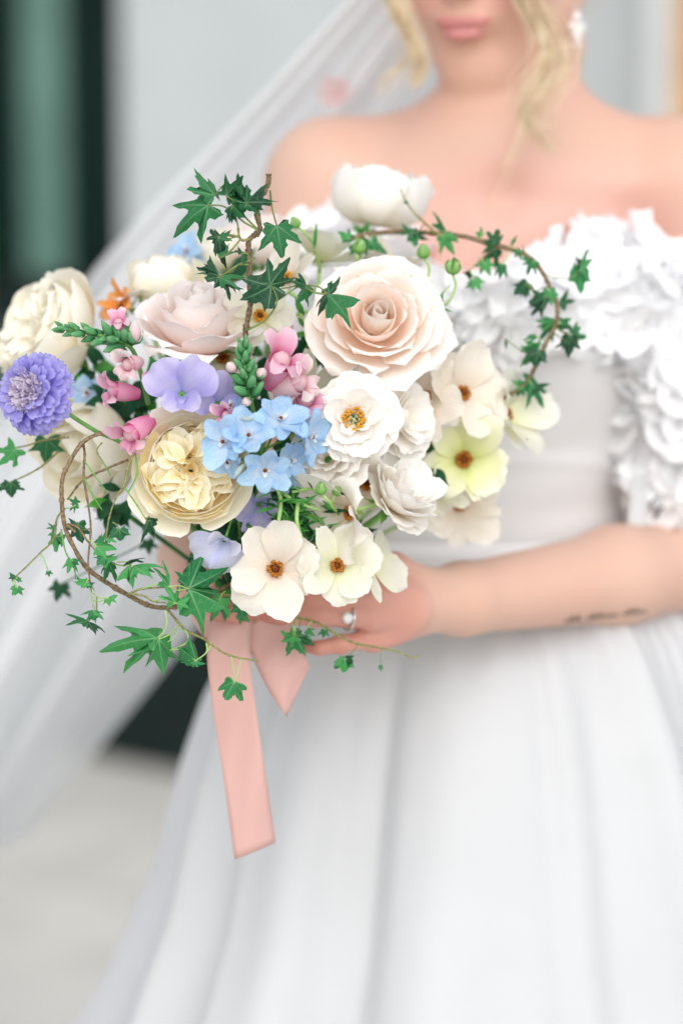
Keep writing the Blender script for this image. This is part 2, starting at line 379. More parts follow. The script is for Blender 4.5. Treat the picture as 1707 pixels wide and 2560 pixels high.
def cone(a, b, ra, rb, k=.02):
    a = np.array(a, dtype=np.float32); b = np.array(b, dtype=np.float32); r = max(ra, rb)
    sl = _box(np.minimum(a, b) - r, np.maximum(a, b) + r, .05)
    x, y, z = np.meshgrid(AX[0][sl[0]], AX[1][sl[1]], AX[2][sl[2]], indexing='ij', sparse=True)
    ab = b - a; L2 = float(ab @ ab)
    t = np.clip(((x - a[0]) * ab[0] + (y - a[1]) * ab[1] + (z - a[2]) * ab[2]) / L2, 0, 1)
    d = np.sqrt((x - a[0] - t * ab[0]) ** 2 + (y - a[1] - t * ab[1]) ** 2 + (z - a[2] - t * ab[2]) ** 2) - (ra + (rb - ra) * t)
    _blend(sl, d, k)
def ell(c, r, k=.02, B=None, sub=False):
    c = np.array(c, dtype=np.float32); r = np.array(r, dtype=np.float32); R_ = float(r.max())
    sl = _box(c - R_, c + R_, .05)
    x, y, z = np.meshgrid(AX[0][sl[0]], AX[1][sl[1]], AX[2][sl[2]], indexing='ij', sparse=True)
    x = x - c[0]; y = y - c[1]; z = z - c[2]
    if B is not None:
        q = [x * B[i][0] + y * B[i][1] + z * B[i][2] for i in range(3)]
    else: q = [x, y, z]
    k0 = np.sqrt(sum((q[i] / r[i]) ** 2 for i in range(3))); k1 = np.sqrt(sum((q[i] / r[i] ** 2) ** 2 for i in range(3))) + 1e-6
    _blend(sl, k0 * (k0 - 1) / k1, k, sub)
# torso
zc = lambda v, d=BC: P(0, v, d).z
cx = P(1255, 600, BC).x; yc = P(0, 700, BC).y
ell((cx, yc, zc(720)), (.135, .078, .14), .03)
ell((cx - .01, yc, zc(1000)), (.125, .085, .17), .04)
ell((cx - .015, yc + .005, zc(1330)), (.118, .085, .14), .04)
for s in (-1, 1): ell((cx + s * .07, yc - .05, zc(830)), (.06, .045, .06), .03)
# neck, trapezius, collar bones
nb = P(1265, 400, 2.10); nt_ = P(1290, 110, 2.12)
cone(nb, nt_, .058, .050, .03)
SL, SR = P(822, 462, 2.135), P(1716, 462, 2.105)
for S_ in (SL, SR):
    cone(nb + Vector((0, .015, .005)), S_ + Vector((0, .01, .012)), .052, .040, .05)
    cone(P(1262, 470, 2.055), S_ + Vector((0, -.028, .004)), .010, .012, .022)       # collar bone
    ell(S_, (.050, .052, .052), .03)
for s in (-1, 1):                                                                     # sternomastoid
    cone(P(1262 + s * 18, 455, 2.05), nt_ + Vector((s * .045, -.015, 0)), .010, .013, .02)
# arms
EL, WL = P(590, 1215, 2.09), P(486, 1392, 1.93)          # her right arm, on the left of the picture
cone(SL + Vector((0, 0, -.01)), EL, .047, .038, .03); cone(EL, WL, .038, .0255, .02)
ER, WR = P(1800, 1400, 2.10), P(1150, 1498, 1.905)
cone(SR + Vector((0, 0, -.01)), ER, .047, .038, .03)
MR = ER.lerp(WR, .42)
cone(ER, MR, .038, .0385, .02); cone(MR, WR, .0385, .0275, .02); cone(WR, P(1060, 1508, 1.875), .0275, .021, .012)
# hands.  her left: back of the hand to the camera, fingers reaching left round the stems
HK = [P(905, 1462, 1.842), P(915, 1500, 1.828), P(925, 1545, 1.832), P(930, 1597, 1.846)]       # knuckles
for i_, k_ in enumerate(HK): cone(P(1100, 1476 + 15 * i_, 1.888), k_, .0155, .0112, .006)
ell(P(968, 1522, 1.852), (.034, .014, .025), .008)
FIN = [[P(905, 1462, 1.842), P(790, 1440, 1.822), P(715, 1452, 1.815), P(655, 1466, 1.822)],
       [P(915, 1500, 1.828), P(770, 1490, 1.806), P(680, 1496, 1.805), P(615, 1505, 1.815)],
       [P(925, 1545, 1.832), P(790, 1540, 1.806), P(700, 1540, 1.800), P(632, 1540, 1.812)],
       [P(930, 1597, 1.846), P(855, 1610, 1.822), P(800, 1620, 1.818), P(762, 1616, 1.828)]]
for i, f in enumerate(FIN):
    r0 = (.0092, .0090, .0085, .0076)[i]
    for j in range(3): cone(f[j], f[j + 1], r0 - .0009 * j, r0 - .0009 * (j + 1), .0018)
    ell(f[1] - FW * .001, (r0 * 1.04,) * 3, .003)
th = [WR.lerp(HK[0], .35), P(985, 1420, 1.86), P(900, 1395, 1.85), P(840, 1400, 1.85)]
cone(th[0], th[1], .018, .0125, .01); cone(th[1], th[2], .0115, .0105, .004); cone(th[2], th[3], .0105, .008, .004)
# her right hand: palm left of and behind the stems, fingers closing from the left
HL = [P(545, 1450, 1.862), P(528, 1490, 1.855), P(530, 1530, 1.855), P(540, 1565, 1.862)]
for k_ in HL: cone(WL, k_, .021, .012, .014)
FIL = [[HL[0], P(560, 1440, 1.815), P(640, 1450, 1.80), P(690, 1455, 1.82)],
       [HL[1], P(545, 1490, 1.800), P(610, 1495, 1.787), P(665, 1497, 1.81)],
       [HL[2], P(545, 1530, 1.800), P(590, 1535, 1.785), P(630, 1535, 1.805)],
       [HL[3], P(552, 1563, 1.812), P(592, 1570, 1.800), P(625, 1572, 1.815)]]
for i, f in enumerate(FIL):
    r0 = (.0090, .0090, .0086, .0075)[i]
    for j in range(3): cone(f[j], f[j + 1], r0 - .0009 * j, r0 - .0009 * (j + 1), .003)
cone(WL, P(560, 1420, 1.88), .017, .012, .01); cone(P(560, 1420, 1.88), P(625, 1430, 1.87), .011, .0085, .004)
# head, turned to the bouquet and tilted down
HC = P(1248, -148, 2.085)
yaw, pit = math.radians(27), math.radians(13)
hf = Vector((-math.sin(yaw) * math.cos(pit), -math.cos(yaw) * math.cos(pit), -math.sin(pit)))
hx = hf.cross(Vector((0, 0, 1))).normalized() * -1; hx = Vector((math.cos(yaw), -math.sin(yaw), 0)); hu = hx.cross(hf).normalized()
if hu.z < 0: hu = -hu
HB = [tuple(hx), tuple(hf), tuple(hu)]
def hp(x, f, u): return HC + hx * x + hf * f + hu * u
ell(hp(0, -.012, .035), (.075, .094, .092), .02, HB)
ell(hp(0, .030, -.040), (.057, .058, .072), .03, HB)
ell(hp(0, .020, -.075), (.047, .055, .036), .025, HB)
ell(hp(0, .066, -.102), (.020, .017, .015), .022, HB)
for s in (-1, 1):
    ell(hp(s * .036, .055, -.030), (.024, .022, .026), .03, HB)          # cheeks
    ell(hp(s * .031, .092, .006), (.015, .012, .010), .012, HB, True)    # sockets
    ell(hp(s * .031, .074, .005), (.013, .013, .012), .004, HB)          # lids
    ell(hp(s * .031, .084, .022), (.020, .008, .006), .012, HB)
    ell(hp(s * .074, -.012, -.005), (.007, .018, .029), .008, HB)        # ears
    cone(hp(s * .052, -.012, -.045), hp(s * .015, .060, -.098), .016, .012, .03)   # jaw line
cone(hp(0, .080, .014), hp(0, .106, -.021), .008, .0105, .012)
for s in (-1, 1): ell(hp(s * .011, .093, -.027), (.007, .010, .007), .006, HB)
ell(hp(0, .082, -.052), (.028, .014, .018), .012, HB)
for s in (-1, 1): ell(hp(s * .009, .0925, -.0545), (.015, .008, .0048), .004, HB)
ell(hp(0, .0925, -.0645), (.017, .0088, .0062), .004, HB)
ell(hp(0, .1015, -.0595), (.027, .006, .0014), .003, HB, True)
# a soft hollow above the breast bone
ell(P(1262, 478, 2.03), (.009, .006, .009), .03, None, True)

def surface_nets(Fd, lo, h):
    nx, ny, nz_ = Fd.shape
    s = Fd < 0
    c = np.zeros((nx - 1, ny - 1, nz_ - 1), dtype=np.uint8)
    for dx in (0, 1):
        for dy in (0, 1):
            for dz in (0, 1): c += s[dx:nx - 1 + dx, dy:ny - 1 + dy, dz:nz_ - 1 + dz]
    I = np.argwhere((c > 0) & (c < 8)); idx = np.full(c.shape, -1, dtype=np.int32); idx[tuple(I.T)] = np.arange(len(I))
    acc = np.zeros((len(I), 3)); cnt = np.zeros(len(I))
    for a in range(3):
        o1, o2 = [i for i in range(3) if i != a]
        for b1 in (0, 1):
            for b2 in (0, 1):
                p0 = np.zeros(3, int); p0[o1] = b1; p0[o2] = b2; p1 = p0.copy(); p1[a] = 1
                f0 = Fd[tuple((I + p0).T)]; f1 = Fd[tuple((I + p1).T)]; ok = (f0 < 0) != (f1 < 0)
                t = np.where(ok, f0 / np.where(ok, f0 - f1, 1), 0)
                q = np.repeat(p0[None].astype(float), len(I), 0); q[:, a] = t
                acc[ok] += q[ok]; cnt[ok] += 1
    V = (I + acc / cnt[:, None]) * h + lo
    Q = []
    for a in range(3):
        o1, o2 = [(1, 2), (2, 0), (0, 1)][a]
        sl0 = [slice(1, -1)] * 3; sl1 = [slice(1, -1)] * 3; sl0[a] = slice(0, -1); sl1[a] = slice(1, None)
        A = s[tuple(sl0)]; B_ = s[tuple(sl1)]
        E = np.argwhere(A != B_); flip = A[tuple(E.T)]
        base = E.copy()
        for o in (o1, o2): base[:, o] += 1
        def cell(d1, d2):
            k = base.copy(); k[:, o1] -= d1; k[:, o2] -= d2; return idx[tuple(k.T)]
        q = np.stack([cell(1, 1), cell(0, 1), cell(0, 0), cell(1, 0)], 1)
        q[~flip] = q[~flip][:, ::-1]
        Q.append(q)
    return V, np.concatenate(Q)
FLD[0] = FLD[-1] = .01; FLD[:, 0] = FLD[:, -1] = .01; FLD[:, :, 0] = FLD[:, :, -1] = .01
BV, BQ = surface_nets(FLD, lo, H)
def np_mesh(name, V, Q):
    me = bpy.data.meshes.new(name)
    me.vertices.add(len(V)); me.vertices.foreach_set('co', V.astype(np.float32).ravel())
    me.loops.add(Q.size); me.loops.foreach_set('vertex_index', Q.astype(np.int32).ravel())
    me.polygons.add(len(Q)); me.polygons.foreach_set('loop_start', np.arange(0, Q.size, 4, dtype=np.int32)); me.polygons.foreach_set('loop_total', np.full(len(Q), 4, dtype=np.int32))
    me.polygons.foreach_set('use_smooth', np.ones(len(Q), dtype=bool)); me.update(); me.validate(); return me
bme = np_mesh('body', BV, BQ)
# skin tones: lips, nails, rosier fingers, chest and nose
Cc = np.tile(np.array((.655, .425, .33)), (len(BV), 1))
def tint(c, r, col, B=None, soft=.5):
    global Cc
    q = BV - np.array(c)
    q = np.stack([q @ np.array(b) for b in B], 1) if B is not None else q
    w = np.clip((1 + soft - np.sqrt(((q / np.array(r)) ** 2).sum(1))) / soft, 0, 1)[:, None]; w = w * w * (3 - 2 * w)
    Cc = Cc * (1 - w) + np.array(col) * w
for k_ in HK + HL: tint(k_, (.02, .02, .016), (.62, .30, .24), soft=2.0)
for f in FIN + FIL: tint(f[3], (.03, .02, .012), (.62, .28, .22), soft=1.6)
tint(P(1330, 610, 2.03), (.12, .06, .05), (.70, .42, .345), soft=.8)
tint(hp(0, .08, -.075), (.06, .05, .045), (.66, .40, .30), HB, soft=.8)
for s in (-1, 1):
    tint(hp(s * .009, .0965, -.0545), (.0165, .012, .0042), (.55, .20, .20), HB, .45)
    tint(hp(s * .04, .075, -.02), (.022, .03, .02), (.70, .37, .30), HB, 1)
tint(hp(0, .096, -.0645), (.018, .012, .0056), (.58, .22, .23), HB, .45)
tint(P(648, 1503, 1.80), (.006, .008, .006), (.80, .55, .50), soft=.6)
ca = bme.color_attributes.new('Col', 'FLOAT_COLOR', 'POINT')
ca.data.foreach_set('color', np.concatenate([Cc, np.ones((len(Cc), 1))], 1).astype(np.float32).ravel())
body = child('body', bme, SKIN)
BVH = BVHTree.FromPolygons([tuple(v) for v in BV], [tuple(q) for q in BQ])
def on_body(u, v, lift=.0006):
    d = (P(u, v, 1) - CAM_POS).normalized(); h = BVH.ray_cast(CAM_POS + d * 1.2, d)
    return (h[0] + h[1] * lift, h[1]) if h[0] is not None else (P(u, v, 1.98), -d)
# tattoo: a line of small joined-up script along the forearm, too small to read
pts = []
TAT = []
rng = np.random.default_rng(12)
x = 1408
words = [(1408, 1452), (1462, 1540), (1552, 1612)]
TV, TF = [], []
for (x0, x1) in words:
    line = []; n = int((x1 - x0) / 2.2)
    for i in range(n + 1):
        f = i / n; u = x0 + (x1 - x0) * f
        base = 1560 - (u - 1408) * .128
        amp = 7 + (11 if (i // 9) % 3 == 1 else 0)
        u2 = u + 3.0 * math.cos(i * .9); v2 = base - 5 - amp * (.5 + .5 * math.sin(i * .9)) * .8
        line.append(on_body(u2, v2)[0])
    a, b = tube_data(line, .00065, 4, len(TV)); TV += a; TF += b
child('tattoo', mesh_from('tattoo', TV, TF), INK, label='small dark script tattoo on the forearm')
TV, TF = [], []
for k in range(4):
    line = [on_body(1630 + 7 * k + 8 * math.cos(j * 1.1 + k), 1240 + 8 * j + 4 * math.sin(j * 2 + k))[0] for j in range(8)]
    a, b = tube_data(line, .0006, 4, len(TV)); TV += a; TF += b
child('tattoo', mesh_from('tattoo', TV, TF), INK, label='dark tattoo on the upper arm under the sleeve')

# --- clothes
def loft(rings, n=96, expo=2.2, disp=None):
    V = []
    for i, (x, y, z, rx, ry) in enumerate(rings):
        for k in range(n):
            a = 2 * math.pi * k / n; ca_, sa_ = math.cos(a), math.sin(a)
            ex, ey = math.copysign(abs(ca_) ** (2 / expo), ca_), math.copysign(abs(sa_) ** (2 / expo), sa_)
            d = disp(a, z, i) if disp else 0
            V.append((x + ex * (rx + d), y + ey * (ry + d), z))
    return V, grid_faces(len(rings), n, 0, True)
def interp(tab, z):
    tab = sorted(tab); zs = [t_[0] for t_ in tab]
    return [float(np.interp(z, zs, [t_[k] for t_ in tab])) for k in range(1, len(tab[0]))]
YB = yc
btab = [(zc(1400), P(1200, 0, BC).x, .136, .100), (zc(1250), P(1205, 0, BC).x, .134, .100), (zc(1100), P(1225, 0, BC).x, .138, .108), (zc(950), P(1250, 0, BC).x, .146, .122),
        (zc(860), cx, .151, .126), (zc(780), cx, .150, .118), (zc(720), cx, .148, .104)]
def bod(a, z, i):
    d = 0
    for s in (-1, 1):
        aa = -math.pi / 2 + s * .55
        d += .016 * math.exp(-((a - (aa % (2 * math.pi))) / .42) ** 2 - ((z - zc(840)) / .05) ** 2)
    d += .0005 * math.sin(z * 110 + 4 * math.sin(a * 2)) 
    zz = zc(1175) - .016 * math.sin(a)
    d += .0018 * math.exp(-((z - zz) / .004) ** 2)
    return d
zs = np.linspace(zc(1390), zc(735), 46)
rings = [(interp(btab, z)[0], YB, z, interp(btab, z)[1], interp(btab, z)[2]) for z in zs]
V, F = loft(rings, 120, 2.15, bod)
child('bodice', mesh_from('bodice', V, F), BODICEM)
zs = np.linspace(zc(1398), zc(1332), 12)
rings = [(interp(btab, z)[0], YB, z, interp(btab, z)[1] + .004 + .004 * math.sin(math.pi * i / 11), interp(btab, z)[2] + .004 + .004 * math.sin(math.pi * i / 11)) for i, z in enumerate(zs)]
V, F = loft(rings, 120, 2.15, lambda a, z, i: .0012 * math.sin(i * 1.9 + 2 * math.sin(a * 3)))
child('waistband', mesh_from('waistband', V, F), ORGANZA)
stab = [(0, .72, .62), (.3, .53, .46), (.65, .322, .295), (.76, .278, .262), (.86, .254, .235), (.92, .236, .215), (.99, .205, .180), (1.03, .172, .145), (zc(1392), .138, .104)]
_cr = random.Random(6)
CREASES = [(math.pi * 2 * i / 17 + _cr.uniform(-.14, .14), _cr.uniform(.25, 1.0)) for i in range(17)]
def skf(a, z, i):
    g = max(0, min(1, (1.06 - z) / .9)); e = g ** .6
    w = a * 1 + .12 * math.sin(3 * a + z * 2)
    f1 = math.sin(11 * w + .6); f2 = math.sin(19 * w + 2.1 + 1.2 * z); f3 = math.sin(5 * w + 1)
    cr = sum(math.exp(-(((a - ai + math.pi) % (2 * math.pi) - math.pi) / (.045 + .03 * g)) ** 2) * k_ for ai, k_ in CREASES)
    return -cr * (.005 + .014 * e) + e * (.026 * f1 * abs(f1) ** .3 + .013 * f2 + .010 * f3) + .003 * math.sin(46 * w) * math.exp(-((z - 1.03) / .05) ** 2)
zs = np.concatenate([np.linspace(zc(1392), .86, 26), np.linspace(.84, 0.002, 44)])
rings = [(P(1205, 0, BC).x, YB, z, *interp(stab, z)) for z in zs]
V, F = loft(rings, 360, 2.05, skf)
child('skirt', mesh_from('skirt', V, F), SATIN)
# sleeves and neckline of fabric blossoms
def blossom_mesh(seed, R_):
    r = np.random.default_rng(seed); V = []; F = []; UVs = []
    for k in range(5):
        a0 = 2 * math.pi * k / 5 + r.uniform(-.2, .2); Lp = R_ * r.uniform(.85, 1.1); wd = R_ * r.uniform(1.0, 1.25); lift = r.uniform(.25, .7)
        off = len(V)
        for i in range(6):
            s_ = i / 5
            for j in range(7):
                t_ = j / 3 - 1
                rr = Lp * (s_ - .18 * s_ ** 2 * abs(t_) ** 2.4); w_ = wd * .5 * (.3 + .7 * math.sin(min(1, s_ / .7) * math.pi / 2)) * t_
                h_ = lift * Lp * s_ ** 1.3 + .05 * R_ * s_ * math.sin(3.5 * t_ + k) + .25 * w_ * t_
                V.append((rr * math.cos(a0) - w_ * math.sin(a0), rr * math.sin(a0) + w_ * math.cos(a0), h_)); UVs.append((t_ * .5 + .5, s_))
        F += grid_faces(6, 7, off)
    me = mesh_from('fabric_blossom', V, F, UVs); me.materials.append(ORGANZA); return me
BL = [blossom_mesh(k, .025) for k in range(6)]
def sleeve(path, rad, nm):
    pts = spline(path, 14); V, F = tube_data(pts, [np.interp(i / 14, np.linspace(0, 1, len(rad)), rad) for i in range(15)], 24)
    sv = child(nm, mesh_from(nm, V, F), ORGANZA)
    return sv, pts
rng = np.random.default_rng(7)
def cover(sv, pts, rad, n, f0=0, f1=1, a_ok=None):
    m_ = len(pts) - 1
    for k in range(n):
        f = f0 + (f1 - f0) * (k + .5) / n; a = k * 2.39996 + rng.uniform(-.5, .5)
        i = min(int(f * m_), m_ - 1); p = pts[i].lerp(pts[i + 1], f * m_ - i); t_ = (pts[i + 1] - pts[i]).normalized()
        x_ = t_.cross(Vector((0, 1, 0))).normalized(); y_ = t_.cross(x_)
        n_ = x_ * math.cos(a) + y_ * math.sin(a)
        if n_.y > .45: continue
        R_ = float(np.interp(f, np.linspace(0, 1, len(rad)), rad))
        o = link('fabric_blossom', BL[k % 6], None, sv)
        d = (n_ + Vector(rng.normal(0, .3, 3))).normalized()
        o.matrix_local = Matrix.Translation(p + n_ * R_) @ frame_z(d, rng.uniform(0, 6)) @ Matrix.Scale(rng.uniform(.75, 1.25), 4)
p1 = [P(1440, 715, 2.03), P(1560, 760, 2.03), P(1655, 860, 2.05), P(1680, 1010, 2.07), P(1700, 1160, 2.08), P(1735, 1270, 2.09)]
sv, pts = sleeve(p1, [.040, .050, .056, .056, .050, .040], 'sleeve'); sv['label'] = 'ruffled blossom sleeve on the viewer right arm'
cover(sv, pts, [.036, .047, .053, .053, .047, .038], 230)
p2 = [P(1060, 760, 2.04), P(950, 700, 2.06), P(860, 690, 2.08), P(790, 760, 2.09), P(740, 900, 2.10), P(690, 1030, 2.10)]
sv, pts = sleeve(p2, [.030, .040, .048, .052, .052, .048], 'sleeve'); sv['label'] = 'ruffled blossom sleeve behind the bouquet'
cover(sv, pts, [.028, .037, .045, .05, .05, .045], 90)
p3 = [P(1060, 775, 1.995), P(1180, 790, 1.985), P(1300, 775, 1.985), P(1430, 730, 2.0)]
sv, pts = sleeve(p3, [.014, .016, .020, .026], 'neckline_trim')
cover(sv, pts, [.014, .016, .022, .028], 80)
# thin loose strap under the arm
V, F = [], []
for i in range(9):
    f = i / 8; c = P(1606 - 18 * f, 1185 + 130 * f, 2.03 - .01 * f); V += [c + RT * .007, c - RT * .007 + FW * .002]
child('strap', mesh_from('strap', V, grid_faces(9, 2)), SATIN)

# --- veil: two layers of tulle from the crown, blown out to the left
def sheet(name, left, right, nv_, nu_, fold, seed, amp=1.0):
    Lp, Rp = spline(left, nv_), spline(right, nv_); V = []
    r = np.random.default_rng(seed); ph = r.uniform(0, 6, 4)
    for i in range(nv_ + 1):
        s_ = i / nv_; a = amp * (.008 + .036 * s_)
        for j in range(nu_ + 1):
            t_ = j / nu_; q = Lp[i].lerp(Rp[i], t_)
            w_ = t_ + .05 * math.sin(3 * s_ + ph[0])
            d = a * (math.sin(fold * w_ * 6.28 + ph[1]) + .5 * math.sin(fold * 2.3 * w_ * 6.28 + ph[2] + s_) + .25 * math.sin(fold * 4.1 * w_ * 6.28 + ph[3]))
            V.append(q + FW * d + RT * (.3 * d))
    return mesh_from(name, V, grid_faces(nv_ + 1, nu_ + 1))
vl = [P(1090, -330, 2.17), P(935, -50, 2.20), P(760, 150, 2.25), P(640, 285, 2.30), P(480, 455, 2.38), P(330, 618, 2.46), P(245, 728, 2.5), P(90, 930, 2.55), P(-90, 1180, 2.6), P(-260, 1520, 2.66), P(-380, 1950, 2.72), P(-400, 2300, 2.76)]
vr = [P(1290, -330, 2.22), P(1330, -50, 2.26), P(1250, 200, 2.30), P(1130, 420, 2.33), P(1000, 640, 2.36), P(860, 870, 2.40), P(760, 1060, 2.42), P(640, 1290, 2.46), P(545, 1470, 2.5), P(400, 1665, 2.56), P(205, 1888, 2.62), P(20, 2110, 2.68)]
veil = child('veil', sheet('veil', vl, vr, 70, 90, 3.2, 3), TULLE, label='sheer white tulle veil blown out to the left')
def mid(a, b, f): return [p.lerp(q, f) for p, q in zip(a, b)]
child('veil_layer', sheet('veil_layer', [p + FW * .05 for p in mid(vl, vr, .06)], [p + FW * .05 for p in mid(vl, vr, .83)], 70, 90, 2.6, 8), TULLE, veil)
child('veil_layer', sheet('veil_layer', [p - FW * .05 for p in mid(vl, vr, .0)], [p - FW * .04 for p in mid(vl, vr, .62)], 70, 90, 2.2, 21), TULLE, veil)
o = link('veil_blossom', blossom_mesh(31, .022), None, veil); o.data.materials.clear()
o.data.materials.append(petal_mat('veil_blossom_petal', (.80, .60, .60), (.82, .66, .66), (.84, .72, .72), trans=.5))
o.matrix_local = Matrix.Translation(P(845, 235, 2.20)) @ frame_z(D(-.3, .1, 1)) @ Matrix.Scale(.8, 4)

# --- hair: cap, chignon and loose curls
def lock(name, path, n, spread, r, seed, parent=None, taper=True):
    g = np.random.default_rng(seed); V = []; F = []
    pts = spline(path, 34)
    for k in range(n):
        o_ = Vector(g.normal(0, 1, 3)); ph = g.uniform(0, 6); cut = int(34 * g.uniform(.72, 1.0)) if taper else 34
        pp = []
        for i in range(cut + 1):
            f = i / 34; w_ = spread * (.45 + .75 * math.sin(math.pi * min(1, f * 1.05)))
            pp.append(pts[i] + o_ * w_ + Vector((math.sin(f * 7 + ph), math.cos(f * 6 + ph * 2), 0)) * spread * .35)
        a, b = tube_data(pp, (r, r * .5), 4, len(V)); V += a; F += b
    return child(name, mesh_from(name, V, F), HAIRM)
V, F = [], []
n1, n2 = 26, 40
for i in range(n1 + 1):
    th_ = math.pi * i / n1
    for k in range(n2):
        a = 2 * math.pi * k / n2; sx, sf, su = math.sin(th_) * math.cos(a), math.sin(th_) * math.sin(a), math.cos(th_)
        R_ = 1 + .02 * math.sin(14 * a + 5 * th_)
        back = max(0, -sf)
        zc_ = su if sf < .15 else max(su, .30 + .5 * sf)
        V.append(hp(sx * .082 * R_, -.017 + sf * .099 * R_ * (1 if sf < 0 else .97), .035 + zc_ * .101 * R_))
F = grid_faces(n1 + 1, n2, 0, True)
hair = child('hair', mesh_from('hair', V, F), HAIRM)
lock('chignon', [hp(.0, -.10, .02), hp(.035, -.125, -.01), hp(.01, -.14, -.045), hp(-.035, -.125, -.02), hp(-.01, -.12, .02)], 60, .014, .0011, 3, taper=False)
lock('hair_lock', [P(1255, -190, 1.985), P(1300, -40, 1.985), P(1372, 90, 1.985), P(1385, 170, 1.98), P(1335, 240, 1.975), P(1325, 300, 1.975), P(1362, 350, 1.985), P(1400, 375, 1.995)], 75, .0062, .00042, 5)
lock('hair_lock', [P(1230, -150, 1.98), P(1290, -30, 1.98), P(1345, 70, 1.98), P(1345, 150, 1.975), P(1300, 225, 1.97), P(1302, 320, 1.965), P(1240, 470, 1.965), P(1222, 540, 1.965)], 10, .0035, .00035, 6)
lock('hair_lock', [P(960, -90, 2.02), P(985, 10, 2.02), P(1030, 90, 2.02), P(1050, 150, 2.02), P(1040, 200, 2.02), P(1032, 232, 2.02)], 80, .0040, .00032, 9)
lock('hair_lock', [P(990, -60, 2.03), P(1035, 70, 2.03), P(1025, 150, 2.03), P(965, 200, 2.03), P(945, 245, 2.03)], 26, .0036, .0003, 10)
# --- earring and ring
ear = child('earring', None, None, label='cluster of white pearls hanging from the ear')
EP = P(1440, 70, 2.055)
def ball(name, c, r, mat, parent, n=10, sq=(1, 1, 1)):
    V = []; 
    for i in range(n + 1):
        th_ = math.pi * i / n
        for k in range(n * 2): a = math.pi * k / n; V.append((c[0] + r * sq[0] * math.sin(th_) * math.cos(a), c[1] + r * sq[1] * math.sin(th_) * math.sin(a), c[2] + r * sq[2] * math.cos(th_)))
    return child(name, mesh_from(name, V, grid_faces(n + 1, n * 2, 0, True)), mat, parent)
for k, (dx, dz, r) in enumerate(((0, .009, .0042), (-.0035, .001, .0040), (.0035, .000, .0042), (0, -.007, .0046), (.001, -.014, .0032))): ball('pearl', EP + Vector((dx, -.002 * (k % 2), dz)), r, PEARL, ear)
tube_o = tube('hook', [EP + Vector((0, 0, .012)), EP + Vector((0, .004, .022)), EP + Vector((-.003, .008, .016))], .0006, SILVER, ear, 5, 8)
ring = child('ring', None, None, label='diamond ring on the ring finger')
f = FIN[2]; RC = f[0].lerp(f[1], .42); t_ = (f[1] - f[0]).normalized(); x_ = t_.cross(Vector((0, 0, 1))).normalized(); y_ = t_.cross(x_)
tube('band', [RC + (x_ * math.cos(a) + y_ * math.sin(a)) * .0098 for a in np.linspace(0, 2 * math.pi, 25)], .0009, SILVER, ring, 6)
nrm = on_body(871, 1533)[1]; G = RC - FW * .0125
V = []; 
for rr, hh in ((.0001, .0022), (.0026, .0022), (.0045, .0), (.0001, -.005)):
    for k in range(8): a = math.pi * k / 4; V.append(G + RT * (rr * math.cos(a)) + UP * (rr * math.sin(a)) - FW * hh)
child('diamond', mesh_from('diamond', V, grid_faces(4, 8, 0, True), smooth=False), PEARL, ring)
for k in range(4):
    a = math.pi / 4 + k * math.pi / 2; c_ = G + RT * (.0042 * math.cos(a)) + UP * (.0042 * math.sin(a))
    tube('prong', [c_ + FW * .004, c_ - FW * .0012], .0006, SILVER, ring, 5)

